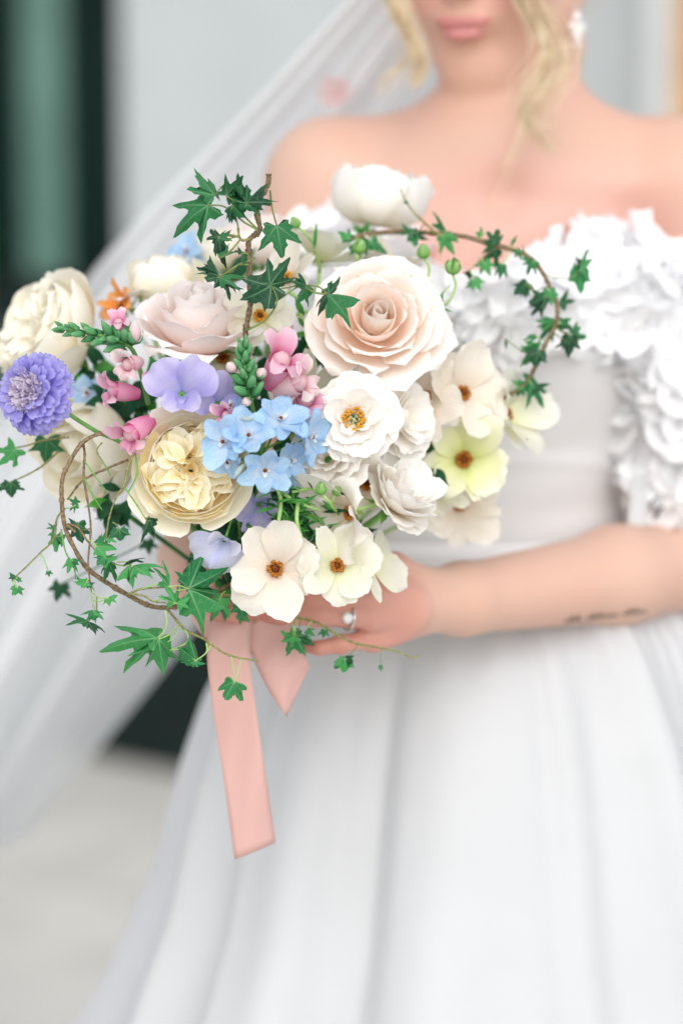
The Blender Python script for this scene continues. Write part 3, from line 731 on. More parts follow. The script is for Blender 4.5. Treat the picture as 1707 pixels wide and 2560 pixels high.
# ------------------------------------------------------------------ flowers
def petal_mesh(name, prof, Wd, wrap=.03, nu=8, nv=9, base=.35, peak=.6, tipw=.85, rnd=.22, curl=0, ruf=0, rufn=3., point=0, notch=0, fold=0, jit=.0, seed=0, wk=0, rag=.014):
    """prof: four (r, z) control points from claw to rim; Wd: width; wrap: radius of the sideways cup"""
    g = np.random.default_rng(abs(int(seed)))
    s = np.linspace(0, 1, nv + 1) ** .9; t_ = np.linspace(-1, 1, nu + 1)
    S, T = np.meshgrid(s, t_, indexing='ij')
    asym = g.uniform(-.06, .06); pr_ = g.uniform(0, 6.28, 3)
    Se = S - rnd * S ** 2.2 * np.abs(T) ** 2.6 - notch * S ** 5 * np.exp(-(T / .22) ** 2) + point * S ** 3 * np.exp(-(T / .3) ** 2) + asym * S ** 2 * T + rag * S ** 5 * (np.sin(5.5 * T + pr_[0]) + .7 * np.sin(10 * T + pr_[1]) + .4 * np.sin(17 * T + pr_[2]))
    w = base + (1 - base) * np.sin(np.minimum(1, S / peak) * np.pi / 2)
    k = np.clip((S - peak) / (1 - peak), 0, 1); w = w * (1 - (1 - tipw) * k * k * (3 - 2 * k))
    X = T * Wd * .5 * w
    p = np.array(prof, dtype=float)
    q = Se[..., None]; b = (1 - q) ** 3 * p[0] + 3 * (1 - q) ** 2 * q * p[1] + 3 * (1 - q) * q ** 2 * p[2] + q ** 3 * p[3]
    d = 3 * (1 - q) ** 2 * (p[1] - p[0]) + 6 * (1 - q) * q * (p[2] - p[1]) + 3 * q ** 2 * (p[3] - p[2])
    d /= np.linalg.norm(d, axis=-1, keepdims=True) + 1e-9
    n = np.stack([-d[..., 1], d[..., 0]], -1)
    rho = wrap * (1 + wk * S)
    a = X / rho; lx = rho * np.sin(a); ln = rho * (1 - np.cos(a))
    ph = g.uniform(0, 6.28, 4)
    disp = -curl * Wd * S ** 3 * np.abs(T) ** 2.2
    disp += ruf * Wd * S ** 2.2 * (np.sin(rufn * T + ph[0]) * (.35 + .65 * np.abs(T)) + .45 * np.sin(rufn * 2.3 * T + ph[1]))
    disp += jit * Wd * S * (np.sin(2.2 * T + 5 * S + ph[2]) * .6 + .5 * np.sin(4.5 * S + ph[3]))
    disp += fold * Wd * np.abs(T) * S
    pos = b + n * (ln + disp)[..., None]
    V = np.stack([pos[..., 0], lx, pos[..., 1]], -1).reshape(-1, 3)
    uv = np.stack([T * .5 + .5, S], -1).reshape(-1, 2)
    return mesh_from(name, V, grid_faces(nv + 1, nu + 1), uv)
def put(root, name, me, mat, phi=0, tilt=0, off=(0, 0, 0), sc=1.0, roll=0):
    o = link(name, me, mat, root)
    o.matrix_local = Matrix.Translation(Vector(off)) @ Matrix.Rotation(phi, 4, 'Z') @ Matrix.Rotation(tilt, 4, 'Y') @ Matrix.Rotation(roll, 4, 'X') @ Matrix.Scale(sc, 4)
    return o
BIND = P(622, 1508, 1.845)                                # where the stems are gripped
rngS = np.random.default_rng(99)
GRP = 'flowers of the bridal bouquet'
def flower(name, label, cat, u, v, d, dr, spin=0, grp=GRP, stem=True, smat=None, back=.0, srad=.0021):
    z = D(*dr); M = Matrix.Translation(P(u, v, d)) @ frame_z(z, spin)
    e = empty(name, label, cat, grp, mat=M)
    if stem:
        p0 = Vector((0, 0, back)); inv = M.inverted()
        tgt = inv @ (BIND + RT * float(rngS.normal(0, .006)) + FW * float(rngS.normal(0, .008)))
        end = inv @ (BIND + RT * float(rngS.normal(.004, .008)) + FW * float(rngS.normal(0, .008)) - UP * float(rngS.uniform(.02, .034)))
        m1 = p0 + Vector((0, 0, -min(.05, tgt.length * .35)))
        pts = spline([p0, m1, m1.lerp(tgt, .55), tgt, end], 18)
        V, F = tube_data(pts, srad, 6); link('stem', mesh_from('stem', V, F), smat or STEMG, e)
    return e
def sepals(e, n, L, z0, mat, spread=1.2, r0=.003, Wd=None):
    for k in range(n):
        me = petal_mesh('sepal', [(r0, z0), (r0 + L * .3, z0 - .1 * L), (r0 + L * .7 * math.sin(spread), z0 + L * .4 * math.cos(spread)), (r0 + L * math.sin(spread), z0 + L * .8 * math.cos(spread))], Wd or L * .35, .01, 4, 5, .8, .3, .15, .1, seed=k)
        put(e, 'sepal', me, mat, 2 * math.pi * k / n + .3)

def tea_rose(e, R_, Hh, n, mat, seed, openk=1.0, seps=True):
    g = np.random.default_rng(abs(int(seed)))
    for i in range(n):
        f = i / (n - 1)
        rim = R_ * (.05 + .95 * f ** .92); h = Hh * (1 - .62 * f ** 2.1 * openk)
        ref = R_ * (.02 + .24 * max(0, f - .15)) * g.uniform(.5, 1.5); drop = Hh * (.02 + .22 * f * f) * g.uniform(.5, 1.3)
        if f < .22: ref = -rim * .22; drop = -.001
        pr = [(.003 + .004 * f, -.004 - .006 * f), (rim * .92 + .003, h * .02 - .004), (rim * (.98 if f > .2 else 1.0), h * .80), (rim + ref, h - drop)]
        wd = min(.062 * R_ / .05, 2 * math.pi * rim * (.62 - .26 * f) + .010)
        me = petal_mesh('petal', pr, wd, max(.004, rim * (1.0 + .35 * f)), 10, 10, .45, .62, .80, .20 + .12 * f, curl=.02 + .17 * f * g.uniform(.5, 1.4), ruf=.010 + .028 * f, rufn=3.5, point=.13 * f * g.uniform(.0, 1.6), jit=.02, seed=seed * 100 + i)
        put(e, 'petal', me, mat, i * 2.39996 + g.uniform(-.15, .15), g.uniform(-.04, .04))
    if seps: sepals(e, 5, .03, -.008, STEMG, 1.7)
def garden_rose(e, R_, mat, matc, seed, n_out=13, quarters=5, deep=7, depth=.46):
    g = np.random.default_rng(abs(int(seed))); Hh = R_ * depth * 1.25
    for i in range(n_out):                                 # cup of broad outer petals
        f = i / (n_out - 1); rim = R_ * (.74 + .26 * f); h = Hh * (1.02 - .38 * f ** 1.6)
        pr = [(.006, -.008 * f), (rim * .95, -.10 * Hh), (rim * (1.05 - .08 * (1 - f)), h * .75), (rim * (.90 + .24 * f ** 2), h + .03 * Hh * (1 - f))]
        me = petal_mesh('petal', pr, R_ * g.uniform(1.15, 1.45), rim * 1.05, 12, 10, .4, .62, .9, .2, curl=.05 * f, ruf=.016, rufn=4, notch=.05 * (g.random() < .4), jit=.012, seed=seed * 77 + i)
        put(e, 'petal', me, mat, i * 2.39996 + g.uniform(-.2, .2), g.uniform(-.03, .03))
    for i in range(10):                                    # ring of narrower petals just inside the cup
        rim = R_ * g.uniform(.60, .78); h = Hh * g.uniform(.86, .99)
        pr = [(.004, 0), (rim * .9, .0), (rim * 1.03, h * .6), (rim * .9, h)]
        me = petal_mesh('petal', pr, R_ * g.uniform(.55, .8), rim * .8, 10, 7, .5, .6, .9, .16, ruf=.03, rufn=5, jit=.02, seed=seed * 55 + i)
        put(e, 'petal', me, matc if i % 2 else mat, i * 2 * math.pi / 16 + g.uniform(-.15, .15))
    for i in range(18):                                    # thin concentric rims inside the cup
        rim = R_ * g.uniform(.60, .86); h = Hh * g.uniform(.90, 1.04)
        pr = [(rim * .55, .3 * Hh), (rim * .92, .35 * Hh), (rim * 1.02, h * .7), (rim * g.uniform(.90, 1.0), h)]
        me = petal_mesh('petal', pr, R_ * g.uniform(.7, 1.0), rim * 1.0, 10, 6, .6, .5, .95, .12, ruf=.025, rufn=4, jit=.02, seed=seed * 91 + i)
        put(e, 'petal', me, matc, i * 2.39996 + g.uniform(-.2, .2))
    for q in range(5):                                     # quartered heart: fans of ruffled petals standing on edge, running out from the middle
        psi = 2 * math.pi * q / 5 + g.uniform(-.12, .12)
        for k in range(-3, 4):
            l = Hh * g.uniform(.50, .62); lean = .45 + .22 * abs(k) if k else .15
            pr = [(0, 0), (l * lean * .3, l * .35), (l * lean * .7, l * .75), (l * lean * 1.15, l)]
            wd = R_ * g.uniform(.46, .62)
            me = petal_mesh('petal', pr, wd, wd * g.uniform(.5, 1.1) * g.choice([1, 1, -1]), 11, 7, .8, .5, .95, .16, ruf=.035, rufn=3.4, jit=.03, notch=g.choice([0, .06]), seed=seed * 17 + q * 11 + k)
            o = link('petal', me, matc, e); ph_ = psi + k * .165 + g.uniform(-.03, .03)
            o.matrix_local = Matrix.Rotation(ph_, 4, 'Z') @ Matrix.Translation((R_ * (.37 + .015 * abs(k)), 0, Hh * .40)) @ Matrix.Rotation(math.radians(-90 if k < 0 else 90), 4, 'Z') @ Matrix.Rotation(g.uniform(-.12, .12), 4, 'X')
    for k in range(9):                                     # little curled petals at the very middle
        me = petal_mesh('petal', [(.001, .3 * Hh), (.003, .40 * Hh), (.0055, .55 * Hh), (.004 + .003 * (k % 3), .74 * Hh)], .011, .006, 6, 5, .6, .5, .9, .15, ruf=.07, jit=.05, seed=seed + k)
        put(e, 'petal', me, matc, k * 2.4, g.uniform(-.1, .3), off=(0, 0, .16 * Hh))
    sepals(e, 5, .03, -.008, STEMG, 1.9)
def cup_rose(e, R_, mat, seed, n=16, Hh=None, close=.62, seps=True):
    """half open globe of broad overlapping petals, seen from outside"""
    g = np.random.default_rng(abs(int(seed))); Hh = Hh or R_ * 1.25
    for i in range(n):
        f = i / (n - 1); rim = R_ * (.35 + .65 * f); h = Hh * (1.0 - .12 * f) * g.uniform(.93, 1.03)
        pr = [(.005, 0), (rim * 1.15, -.06 * Hh), (rim * 1.12, h * .72), (rim * (close + .22 * f) , h)]
        me = petal_mesh('petal', pr, R_ * (.9 + .7 * f), rim * 1.02, 11, 10, .42, .6, .88, .22, curl=.10 * f * g.uniform(.3, 1.6), ruf=.022, rufn=3.5, jit=.025, seed=seed * 13 + i)
        put(e, 'petal', me, mat, i * 2.39996 + g.uniform(-.2, .2), g.uniform(-.03, .04))
    if seps: sepals(e, 5, .026, -.004, STEMG, 1.6)
def stamen_ring(e, n, r0, r1, h, mat_f, mat_a, seed, asz=.0011, lean=.5):
    g = np.random.default_rng(abs(int(seed))); V, F, V2, F2 = [], [], [], []
    for k in range(n):
        a = g.uniform(0, 6.28); r = g.uniform(r0, r1) ; hh = h * g.uniform(.75, 1.1)
        p0 = Vector((math.cos(a) * r * .4, math.sin(a) * r * .4, 0)); p1 = Vector((math.cos(a) * r, math.sin(a) * r, hh))
        a_, b_ = tube_data([p0, p0.lerp(p1, .5) + Vector((0, 0, .0005)), p1], .00022, 3, len(V)); V += a_; F += b_
        o_ = len(V2); s_ = asz * g.uniform(.7, 1.2)
        V2 += [p1 + Vector(x_) * s_ for x_ in ((1, 0, 0), (-1, 0, 0), (0, 1, 0), (0, -1, 0), (0, 0, 1), (0, 0, -1))]
        F2 += [tuple(o_ + i for i in f) for f in ((0, 2, 4), (2, 1, 4), (1, 3, 4), (3, 0, 4), (2, 0, 5), (1, 2, 5), (3, 1, 5), (0, 3, 5))]
    o = link('filaments', mesh_from('filaments', V, F), mat_f, e, kind='stuff'); o2 = link('anthers', mesh_from('anthers', V2, F2), mat_a, e, kind='stuff')
    return o, o2
def dome(e, name, r, h, mat, z0=0, n=8, bumps=0, seed=0):
    g = np.random.default_rng(abs(int(seed))); V = []
    for i in range(n + 1):
        th_ = math.pi * .5 * i / n
        for k in range(16):
            a = 2 * math.pi * k / 16; q = 1 + bumps * g.uniform(-1, 1)
            V.append((r * math.cos(th_) * math.cos(a) * q, r * math.cos(th_) * math.sin(a) * q, z0 + h * math.sin(th_) * q))
    return link(name, mesh_from(name, V, grid_faces(n + 1, 16, 0, True)), mat, e)
def open_rose(e, R_, mat, seed, rings=((7, 1.0, .16), (6, .86, .30), (5, .66, .5), (4, .42, .8)), stam=True):
    g = np.random.default_rng(abs(int(seed)))
    for ri, (n, q, lift) in enumerate(rings):
        for k in range(n):
            L = R_ * q * g.uniform(.9, 1.08); zl = L * lift * g.uniform(.7, 1.25)
            pr = [(.003, 0), (L * .45, -.06 * L + .2 * zl), (L * .8, zl * .6), (L * g.uniform(.93, 1.04), zl * (1.0 - .35 * (ri == 0)))]
            me = petal_mesh('petal', pr, L * g.uniform(1.0, 1.3), L * (.9 if ri < 2 else .55), 12, 9, .3, .62, .86, .2, curl=.05, ruf=.035, rufn=4.2, notch=g.choice([0, .05, .10]), jit=.03, seed=seed * 41 + ri * 9 + k)
            put(e, 'petal', me, mat, 2 * math.pi * (k + .5 * ri) / n + g.uniform(-.2, .2), 0, (0, 0, .0012 * ri))
    if stam:
        stamen_ring(e, 90, .0035, .0088, .0085, STEMP, ANTHER, seed, .0013)
        stamen_ring(e, 18, .0, .003, .0070, STEMP, CREAM, seed + 1, .0009)
    sepals(e, 5, .018, -.004, STEMG, 1.7)
def butterfly(e, R_, mat, seed, n=7, flat=.18, core=1.0, coremat=None, cup=1.6, widths=(.68, 1.02), odd=True, drop=None):
    """butterfly ranunculus: a single ring or two of broad glossy petals round a brown button"""
    g = np.random.default_rng(abs(int(seed)))
    for k in range(n):
        L = R_ * g.uniform(.82, 1.08); ring2 = k % 2; zl = L * (flat + .16 * ring2) * g.uniform(.4, 1.5)
        nar = odd and g.random() < .18
        pr = [(.0025, 0), (L * .42, -.02 * L + .35 * zl), (L * .78, zl * .85), (L, zl * g.uniform(.5, 1.15))]
        me = petal_mesh('petal', pr, L * (g.uniform(.35, .5) if nar else g.uniform(*widths)), L * cup * g.uniform(.5, 1.2), 11, 10, .24, .66, .82, .24, curl=g.uniform(-.08, .12), ruf=.045, rufn=3.3, notch=g.choice([0, 0, .10]), point=g.choice([0, .10]), jit=.08, rag=.03, seed=seed * 19 + k)
        put(e, 'petal', me, mat, 2 * math.pi * k / n + g.uniform(-.22, .22), g.uniform(-.06, .06), (0, 0, .0008 * ring2))
    c = core * .0052
    dome(e, 'core', c * .62, c * .85, CORE, .0005, 6, .08, seed)
    stamen_ring(e, 110, c * .55, c * 1.0, c * .95, CORE2, coremat or CORE2, seed + 3, .00095)
    sepals(e, 5, .010, -.002, STEMP, 1.5)

# --- the roses
e = flower('garden_rose', 'large cream garden rose with quartered ruffled heart, beside the pale blue delphinium', 'rose', 478, 1178, 1.752, (.10, .10, 1), .4, back=-.004)
garden_rose(e, .0455, IVORY, IVORYC, 11)
e = flower('blush_rose', 'big blush pink rose with spiralled pointed petals above the white open roses', 'rose', 940, 812, 1.775, (.06, .30, 1), 1.0)
tea_rose(e, .0475, .032, 24, BLUSH, 5)
e = flower('blush_rose', 'pale pink rose seen from the side above the lavender sweet pea', 'rose', 498, 842, 1.79, (.02, .95, .55), 2.0)
tea_rose(e, .047, .040, 24, PINKB, 8)
e = flower('garden_rose', 'ivory garden rose turned left behind the purple scabious', 'rose', 178, 868, 1.865, (-.70, .40, .55), .3)
garden_rose(e, .047, IVORY, IVORY, 21, 12, 4, 6, .75)
e = flower('garden_rose', 'white closed globe rose standing highest against the chest', 'rose', 935, 566, 1.90, (.12, 1, .12), 1.1, back=-.002)
cup_rose(e, .0385, WHITE, 3, 18, .049, .64)
e = flower('garden_rose', 'pale cream rose lying low behind the vine loop on the left', 'rose', 278, 1100, 1.845, (-.62, -.25, .7), .7)
cup_rose(e, .042, IVORY, 6, 16, .055, .8)
e = flower('garden_rose', 'cream yellow rose half hidden behind the pale pink rose', 'rose', 415, 752, 1.87, (-.05, 1, .2), .2)
cup_rose(e, .031, IVORY, 14, 12, .036, .75)
e = flower('spray_rose', 'white open rose showing orange stamens below the blush rose', 'rose', 884, 1048, 1.748, (.02, .04, 1), .3, srad=.0017)
open_rose(e, .0325, WHITE, 4)
e = flower('spray_rose', 'white ruffled rose tucked right behind the stamened rose', 'rose', 992, 1050, 1.772, (.75, .10, .75), 1.3, srad=.0017)
open_rose(e, .031, WHITE, 17, ((7, 1.0, .35), (6, .88, .55), (6, .7, .8), (5, .5, 1.2)), False)
e = flower('spray_rose', 'creamy white rose with folded heart beside the blue delphinium tips', 'rose', 822, 1150, 1.760, (-.15, .12, 1), .8, srad=.0017)
open_rose(e, .030, WHITE, 23, ((6, 1.05, .25), (6, .85, .55), (5, .62, .95), (5, .4, 1.5), (4, .22, 2.2)), False)
e = flower('spray_rose', 'white rose in profile facing right under the ruffled one', 'rose', 975, 1262, 1.765, (.60, .55, .5), 2.2, srad=.0017)
open_rose(e, .030, WHITE, 29, ((8, 1.0, .45), (7, .95, .75), (7, .8, 1.05), (6, .62, 1.4), (5, .4, 2.0)), False)
e = flower('garden_rose', 'blurred pale pink rose at the back left of the ivy stem', 'rose', 652, 650, 1.90, (-.1, .9, .4), .5)
cup_rose(e, .027, PINKB, 34, 12, .034, .8)
e = flower('garden_rose', 'blurred small cream rose at the back above the pale pink rose', 'rose', 558, 668, 1.915, (-.2, .9, .3), .5)
cup_rose(e, .024, IVORY, 37, 12, .03, .8)

# --- butterfly ranunculus
RL = 'ranunculus'
def bf(label, u, v, d, dr, R_, mat, seed, n=7, spin=0, name='butterfly_ranunculus', **k):
    e = flower(name, label, RL, u, v, d, dr, spin, smat=STEMP, srad=.0016); butterfly(e, R_ * 1.13, mat, seed, n, **k); return e
bf('largest cream ranunculus with brown button, lowest in front', 690, 1420, 1.728, (-.05, -.10, 1), .0325, CREAMP, 2, 7, .5, widths=(.72, 1.05), core=1.15, flat=.10)
bf('pale lemon ranunculus with tilted brown button right of the largest', 842, 1414, 1.738, (.12, .05, 1), .0285, CREAM, 9, 7, 1.2, flat=.25)
bf('cream ranunculus turned right above the hand', 925, 1410, 1.765, (.8, .15, .5), .027, CREAM, 12, 6, .3, flat=.25)
bf('peach cream ranunculus in profile hanging above the lemon one', 882, 1280, 1.75, (-.62, -.18, .45), .031, CREAMP, 15, 7, .9, flat=.55, widths=(.8, 1.0))
bf('blush ranunculus with dark button facing the bodice right of the white roses', 1150, 984, 1.815, (.45, .10, .8), .036, CREAMP, 18, 7, .3, flat=.22, core=1.15)
bf('peach ranunculus half hidden between blush rose and dark buttoned one', 1068, 995, 1.80, (-.35, .05, .8), .034, CREAMP, 20, 7, .8, flat=.4)
bf('yellow green cup ranunculus with brown eye at the right edge', 1158, 1150, 1.83, (.02, .05, 1), .033, LEMON, 25, 8, .2, flat=.35, core=1.25, cup=1.1)
bf('pale green white ranunculus furthest right against the bodice', 1258, 1040, 1.85, (.75, .2, .5), .032, CREAM, 27, 8, .7, flat=.55)
bf('blurred peach ranunculus lowest on the right against the waist', 1145, 1262, 1.872, (.25, .0, .9), .032, CREAMP, 33, 8, .7, flat=.35)
bf('small cream ranunculus with orange eye behind the upright ivy stem', 652, 792, 1.775, (-.1, .2, 1), .026, CREAM, 36, 7, .1, flat=.15, core=.9, coremat=ANTHER)
bf('cream ranunculus with orange eye at the back near the ivy leaf', 725, 702, 1.82, (-.5, .4, .6), .026, CREAMP, 39, 7, .6, flat=.3, coremat=ANTHER)
bf('pale yellow ranunculus seen from behind above the blush rose', 800, 655, 1.84, (.1, .9, -.1), .030, CREAM, 43, 8, .6, flat=.3)
bf('peachy ranunculus petals behind the upper right of the blush rose', 985, 668, 1.85, (.2, .9, .2), .028, CREAMP, 45, 8, .6, flat=.3)
bf('orange ranunculus glimpsed behind the pale pink rose', 318, 770, 1.862, (-.7, .3, .5), .0145, ORANGE, 47, 9, .6, flat=.7)
bf('white petalled ranunculus fragment beside the orange one', 350, 742, 1.855, (-.3, .9, .2), .018, WHITE, 49, 6, .6, flat=.3)
bf('cream ranunculus deep between pink snapdragon and white rose', 770, 985, 1.80, (-.1, .1, 1), .026, CREAM, 51, 7, .4, flat=.3)

bf('cream ranunculus half hidden behind the white rose in profile', 1072, 1205, 1.845, (.2, -.1, .9), .026, CREAM, 57, 8, .4, flat=.35)
bf('small peach cream bloom tucked between the white roses, petals only', 915, 1205, 1.772, (.05, -.2, .9), .022, CREAMP, 61, 9, .2, flat=.7)
bf('small cream bloom in the shade behind the pink snapdragon', 560, 900, 1.80, (-.1, .4, .9), .022, CREAM, 63, 8, .2, flat=.5)
# --- sweet peas
def sweet_pea(e, R_, mat, seed, spread=1.0):
    g = np.random.default_rng(abs(int(seed)))
    for s_ in (-1, 1):                                     # the standard: two broad halves folded back
        pr = [(.002, 0), (R_ * .35, R_ * .30), (R_ * .75, R_ * .42), (R_ * 1.08, R_ * .20)]
        me = petal_mesh('standard', pr, R_ * 1.25, R_ * 1.7, 14, 12, .2, .62, .9, .22, curl=.05, ruf=.055, rufn=3.6, jit=.04, seed=seed + 7 * s_)
        put(e, 'standard', me, mat, math.pi / 2 + s_ * .62 * spread, g.uniform(-.1, .1), roll=-s_ * .25)
    for s_ in (-1, 1):                                     # wings
        pr = [(.002, 0), (R_ * .2, R_ * .30), (R_ * .40, R_ * .50), (R_ * .62, R_ * .52)]
        me = petal_mesh('wing', pr, R_ * .75, R_ * .4, 9, 8, .25, .6, .85, .25, ruf=.06, rufn=4, jit=.04, seed=seed + 3 * s_ + 20)
        put(e, 'wing', me, mat, -math.pi / 2 + s_ * .75, 0)
    me = petal_mesh('keel', [(.002, 0), (R_ * .12, R_ * .25), (R_ * .22, R_ * .38), (R_ * .30, R_ * .36)], R_ * .35, R_ * .15, 6, 6, .5, .5, .5, .2, seed=seed)
    put(e, 'keel', me, mat, -math.pi / 2)
    sepals(e, 5, .007, -.001, STEMG, .8, .001, .004)
def sp(label, u, v, d, dr, spin, R_, mat, seed, spread=1.0):
    e = flower('sweet_pea', label, 'sweet pea', u, v, d, dr, spin, srad=.0009); sweet_pea(e, R_, mat, seed, spread)
sp('large lavender sweet pea with two wide wavy petals above the cream garden rose', 455, 985, 1.722, (.05, .05, 1), .0, .027, LAV, 3, 1.1)
sp('lavender sweet pea folded behind the large one near the snapdragon tip', 545, 1010, 1.742, (.5, .15, .8), .5, .022, LAV, 8)
sp('pale lilac sweet pea hanging below the cream garden rose', 562, 1350, 1.735, (-.15, -.45, .75), 2.6, .024, LAVP, 13, 1.0)
sp('small lilac sweet pea in shadow under the blue delphinium', 648, 1262, 1.775, (.2, -.2, .9), 2.2, .021, LAV, 18)
sp('violet sweet pea blurred behind the orange ranunculus', 284, 790, 1.88, (-.5, .5, .6), .3, .014, LAV, 22)

# --- scabious
e = flower('scabious', 'purple scabious pincushion at the left edge on a bare green stem', 'scabious', 92, 985, 1.728, (-.55, .12, .8), 0, stem=False)
g = np.random.default_rng(5)
FM = [petal_mesh('floret', [(.001, 0), (.0045, .003), (.0085, .0042), (.0125, .0030)], .0098, .009, 6, 5, .35, .65, .8, .2, ruf=.07, rufn=5, notch=.12, jit=.05, seed=k) for k in range(6)]
for k in range(120):
    f = (k + .5) / 120; th_ = math.acos(1 - f * 1.28); a = k * 2.39996
    if th_ < .62: continue
    dr_ = Vector((math.sin(th_) * math.cos(a), math.sin(th_) * math.sin(a), math.cos(th_)))
    o = link('floret', FM[k % 6], SCAB, e)
    q = Matrix.Rotation(a, 4, 'Z') @ Matrix.Rotation(th_ - 1.05 + g.uniform(-.2, .2), 4, 'Y') @ Matrix.Rotation(g.uniform(-.4, .4), 4, 'X') @ Matrix.Scale(.75 + .45 * min(1, th_ / 1.4), 4)
    o.matrix_local = Matrix.Translation(Vector((dr_.x * .0155, dr_.y * .0155, dr_.z * .013))) @ q
CM = [petal_mesh('heart_floret', [(.0006, 0), (.0018, .003), (.0026, .0045), (.0040, .0056)], .0042, .003, 4, 4, .5, .6, .7, .2, ruf=.1, rufn=5, notch=.15, jit=.08, seed=60 + k) for k in range(4)]
for k in range(110):
    f = (k + .5) / 110; th_ = math.acos(1 - f * .36); a = k * 2.39996
    o = link('heart_floret', CM[k % 4], SCABC, e)
    o.matrix_local = Matrix.Translation(Vector((math.sin(th_) * math.cos(a) * .0165, math.sin(th_) * math.sin(a) * .0165, math.cos(th_) * .0145))) @ Matrix.Rotation(a, 4, 'Z') @ Matrix.Rotation(th_ * .8 + g.uniform(-.4, .4), 4, 'Y') @ Matrix.Rotation(g.uniform(-3, 3), 4, 'Z')
dome(e, 'cushion', .014, .0125, SCABC, -.001, 8, .03)
o1, o2 = stamen_ring(e, 60, .004, .016, .0215, SCABC, PEARL, 8, .00045)
inv = e.matrix_world.inverted(); bpy.context.view_layer.update(); inv = e.matrix_world.inverted()
tube('stem', [inv @ P(110, 990, 1.738), inv @ P(165, 1030, 1.742), inv @ P(240, 1078, 1.75), inv @ P(330, 1128, 1.765), inv @ P(470, 1300, 1.80), inv @ BIND], .0016, STEMG, e, 7, 20)
sepals(e, 8, .012, -.004, STEMG, 1.7)

# --- snapdragons
def ovoid(e, name, p, d, L, r, mat, n=7, tip=1.0, scale_wrap=True):
    """bud made of a pointed egg"""
    V, UVs = [], []
    for i in range(n + 1):
        f = i / n; rr = r * math.sin(math.pi * min(1, f * .96 + .02)) ** .75 * (1 - .35 * f * tip)
        for k in range(10):
            a = 2 * math.pi * k / 10; q = 1 + .09 * math.cos(3 * a + f * 2)
            V.append((rr * math.cos(a) * q, rr * math.sin(a) * q, L * f)); UVs.append((abs(((k / 10) * 3) % 1), f))
    o = link(name, mesh_from(name, V, grid_faces(n + 1, 10, 0, True), UVs), mat, e)
    o.matrix_local = Matrix.Translation(p) @ frame_z(d)
    return o
def snap_blossom(parent, p, d, sc, mat, seed, roll=0, up=None):
    """tube with a two-lobed upper lip and a pouting three-lobed lower lip"""
    g = np.random.default_rng(abs(int(seed))); out_ = []
    b = link('blossom', None, None, parent)
    b.matrix_local = Matrix.Translation(p) @ frame_z(d, roll) @ Matrix.Scale(sc, 4)
    V, UVs = [], []
    for i in range(7):
        f = i / 6; r = .0038 + .0030 * f + .001 * math.sin(f * 3)
        for k in range(12): a = 2 * math.pi * k / 12; V.append((r * math.cos(a), r * 1.1 * math.sin(a), .019 * f)); UVs.append((k / 12, f * .55))
    link('tube', mesh_from('tube', V, grid_faces(7, 12, 0, True), UVs), mat, b)
    for s_ in (-1, 1):
        me = petal_mesh('lip', [(.0058, .017), (.006, .024), (.0085, .030), (.0145, .031)], .0125, .008, 8, 7, .7, .6, .9, .22, ruf=.06, rufn=4, jit=.03, curl=.06, seed=seed + s_)
        put(b, 'lip', me, mat, math.pi / 2 + s_ * .55)
    for k in (-1, 0, 1):
        me = petal_mesh('lip', [(.0056, .016), (.0050, .024), (.0105, .0285), (.0140, .0215)], .0105, .006, 8, 7, .7, .6, .9, .22, ruf=.05, rufn=4, jit=.03, seed=seed + 10 + k)
        put(b, 'lip', me, mat, -math.pi / 2 + k * .8)
    pal = dome(b, 'palate', .0056, .0085, PINKL, .017, 6, .03, seed)
    return b
def spike(label, path, rt, rb, n, seed, tipf=.0, bud_from=.55):
    e = empty('snapdragon', label, 'snapdragon', GRP, loc=path[-1])
    base = path[-1]; pl = [p - base for p in path]
    tube('stem', pl, (.0012, .0020), STEMG, e, 7, 24)
    pts = spline(pl, 60); g = np.random.default_rng(abs(int(seed)))
    for k in range(n):
        f = tipf + (k / n) ** 1.05 * .62; i = min(59, int(f * 60)); p = pts[i]; t_ = (pts[i] - pts[i + 1]).normalized()
        x_ = t_.orthogonal().normalized(); y_ = t_.cross(x_); a = k * 2.39996
        n_ = x_ * math.cos(a) + y_ * math.sin(a); sz = (.55 + .75 * (k / n)) * g.uniform(.9, 1.1)
        open_ = .38 + .45 * (k / n)
        bud = ovoid(e, 'bud', p + n_ * .0010, (t_ * (1.1 - .45 * open_) + n_ * open_).normalized(), .0135 * sz, .0034 * sz, SPIKE, tip=.9)
        for c_ in range(2):                                # calyx scales hug each bud
            me = petal_mesh('calyx', [(.0004, 0), (.0040, .0005), (.0040, .0042), (.0026, .0066)], .0052, .0034, 4, 4, .8, .4, .3, .1, jit=.05, seed=c_)
            o = put(bud, 'calyx', me, SPIKE, c_ * 3.1 + k, sc=sz)
    return e
bpy.context.view_layer.update()
dS = 1.735
S1 = spike('snapdragon with a green budded tip pointing left over the ivory rose', [P(152, 820, dS), P(215, 832, dS), P(285, 848, dS), P(330, 872, 1.742), P(352, 930, 1.755), P(372, 1010, 1.77)], 0, 0, 22, 3)
S1l = S1.location.copy()
def onspike(e, u, v, d): return P(u, v, d) - e.location
o = ovoid(S1, 'pink_bud', onspike(S1, 338, 862, 1.733), D(.0, 1, .15), px(62), px(16), PINKL, 8, .2)
for k in range(3):
    me = petal_mesh('calyx', [(.0008, 0), (.0062, .0005), (.0068, .0062), (.0058, .0105)], .0075, .0055, 5, 5, .8, .4, .25, .1, jit=.05, seed=k); put(o, 'calyx', me, SPIKE, k * 2.1)
o = ovoid(S1, 'pink_bud', onspike(S1, 322, 885, 1.731), D(-1, -.05, .3), px(50), px(15), PINKL, 8, .2)
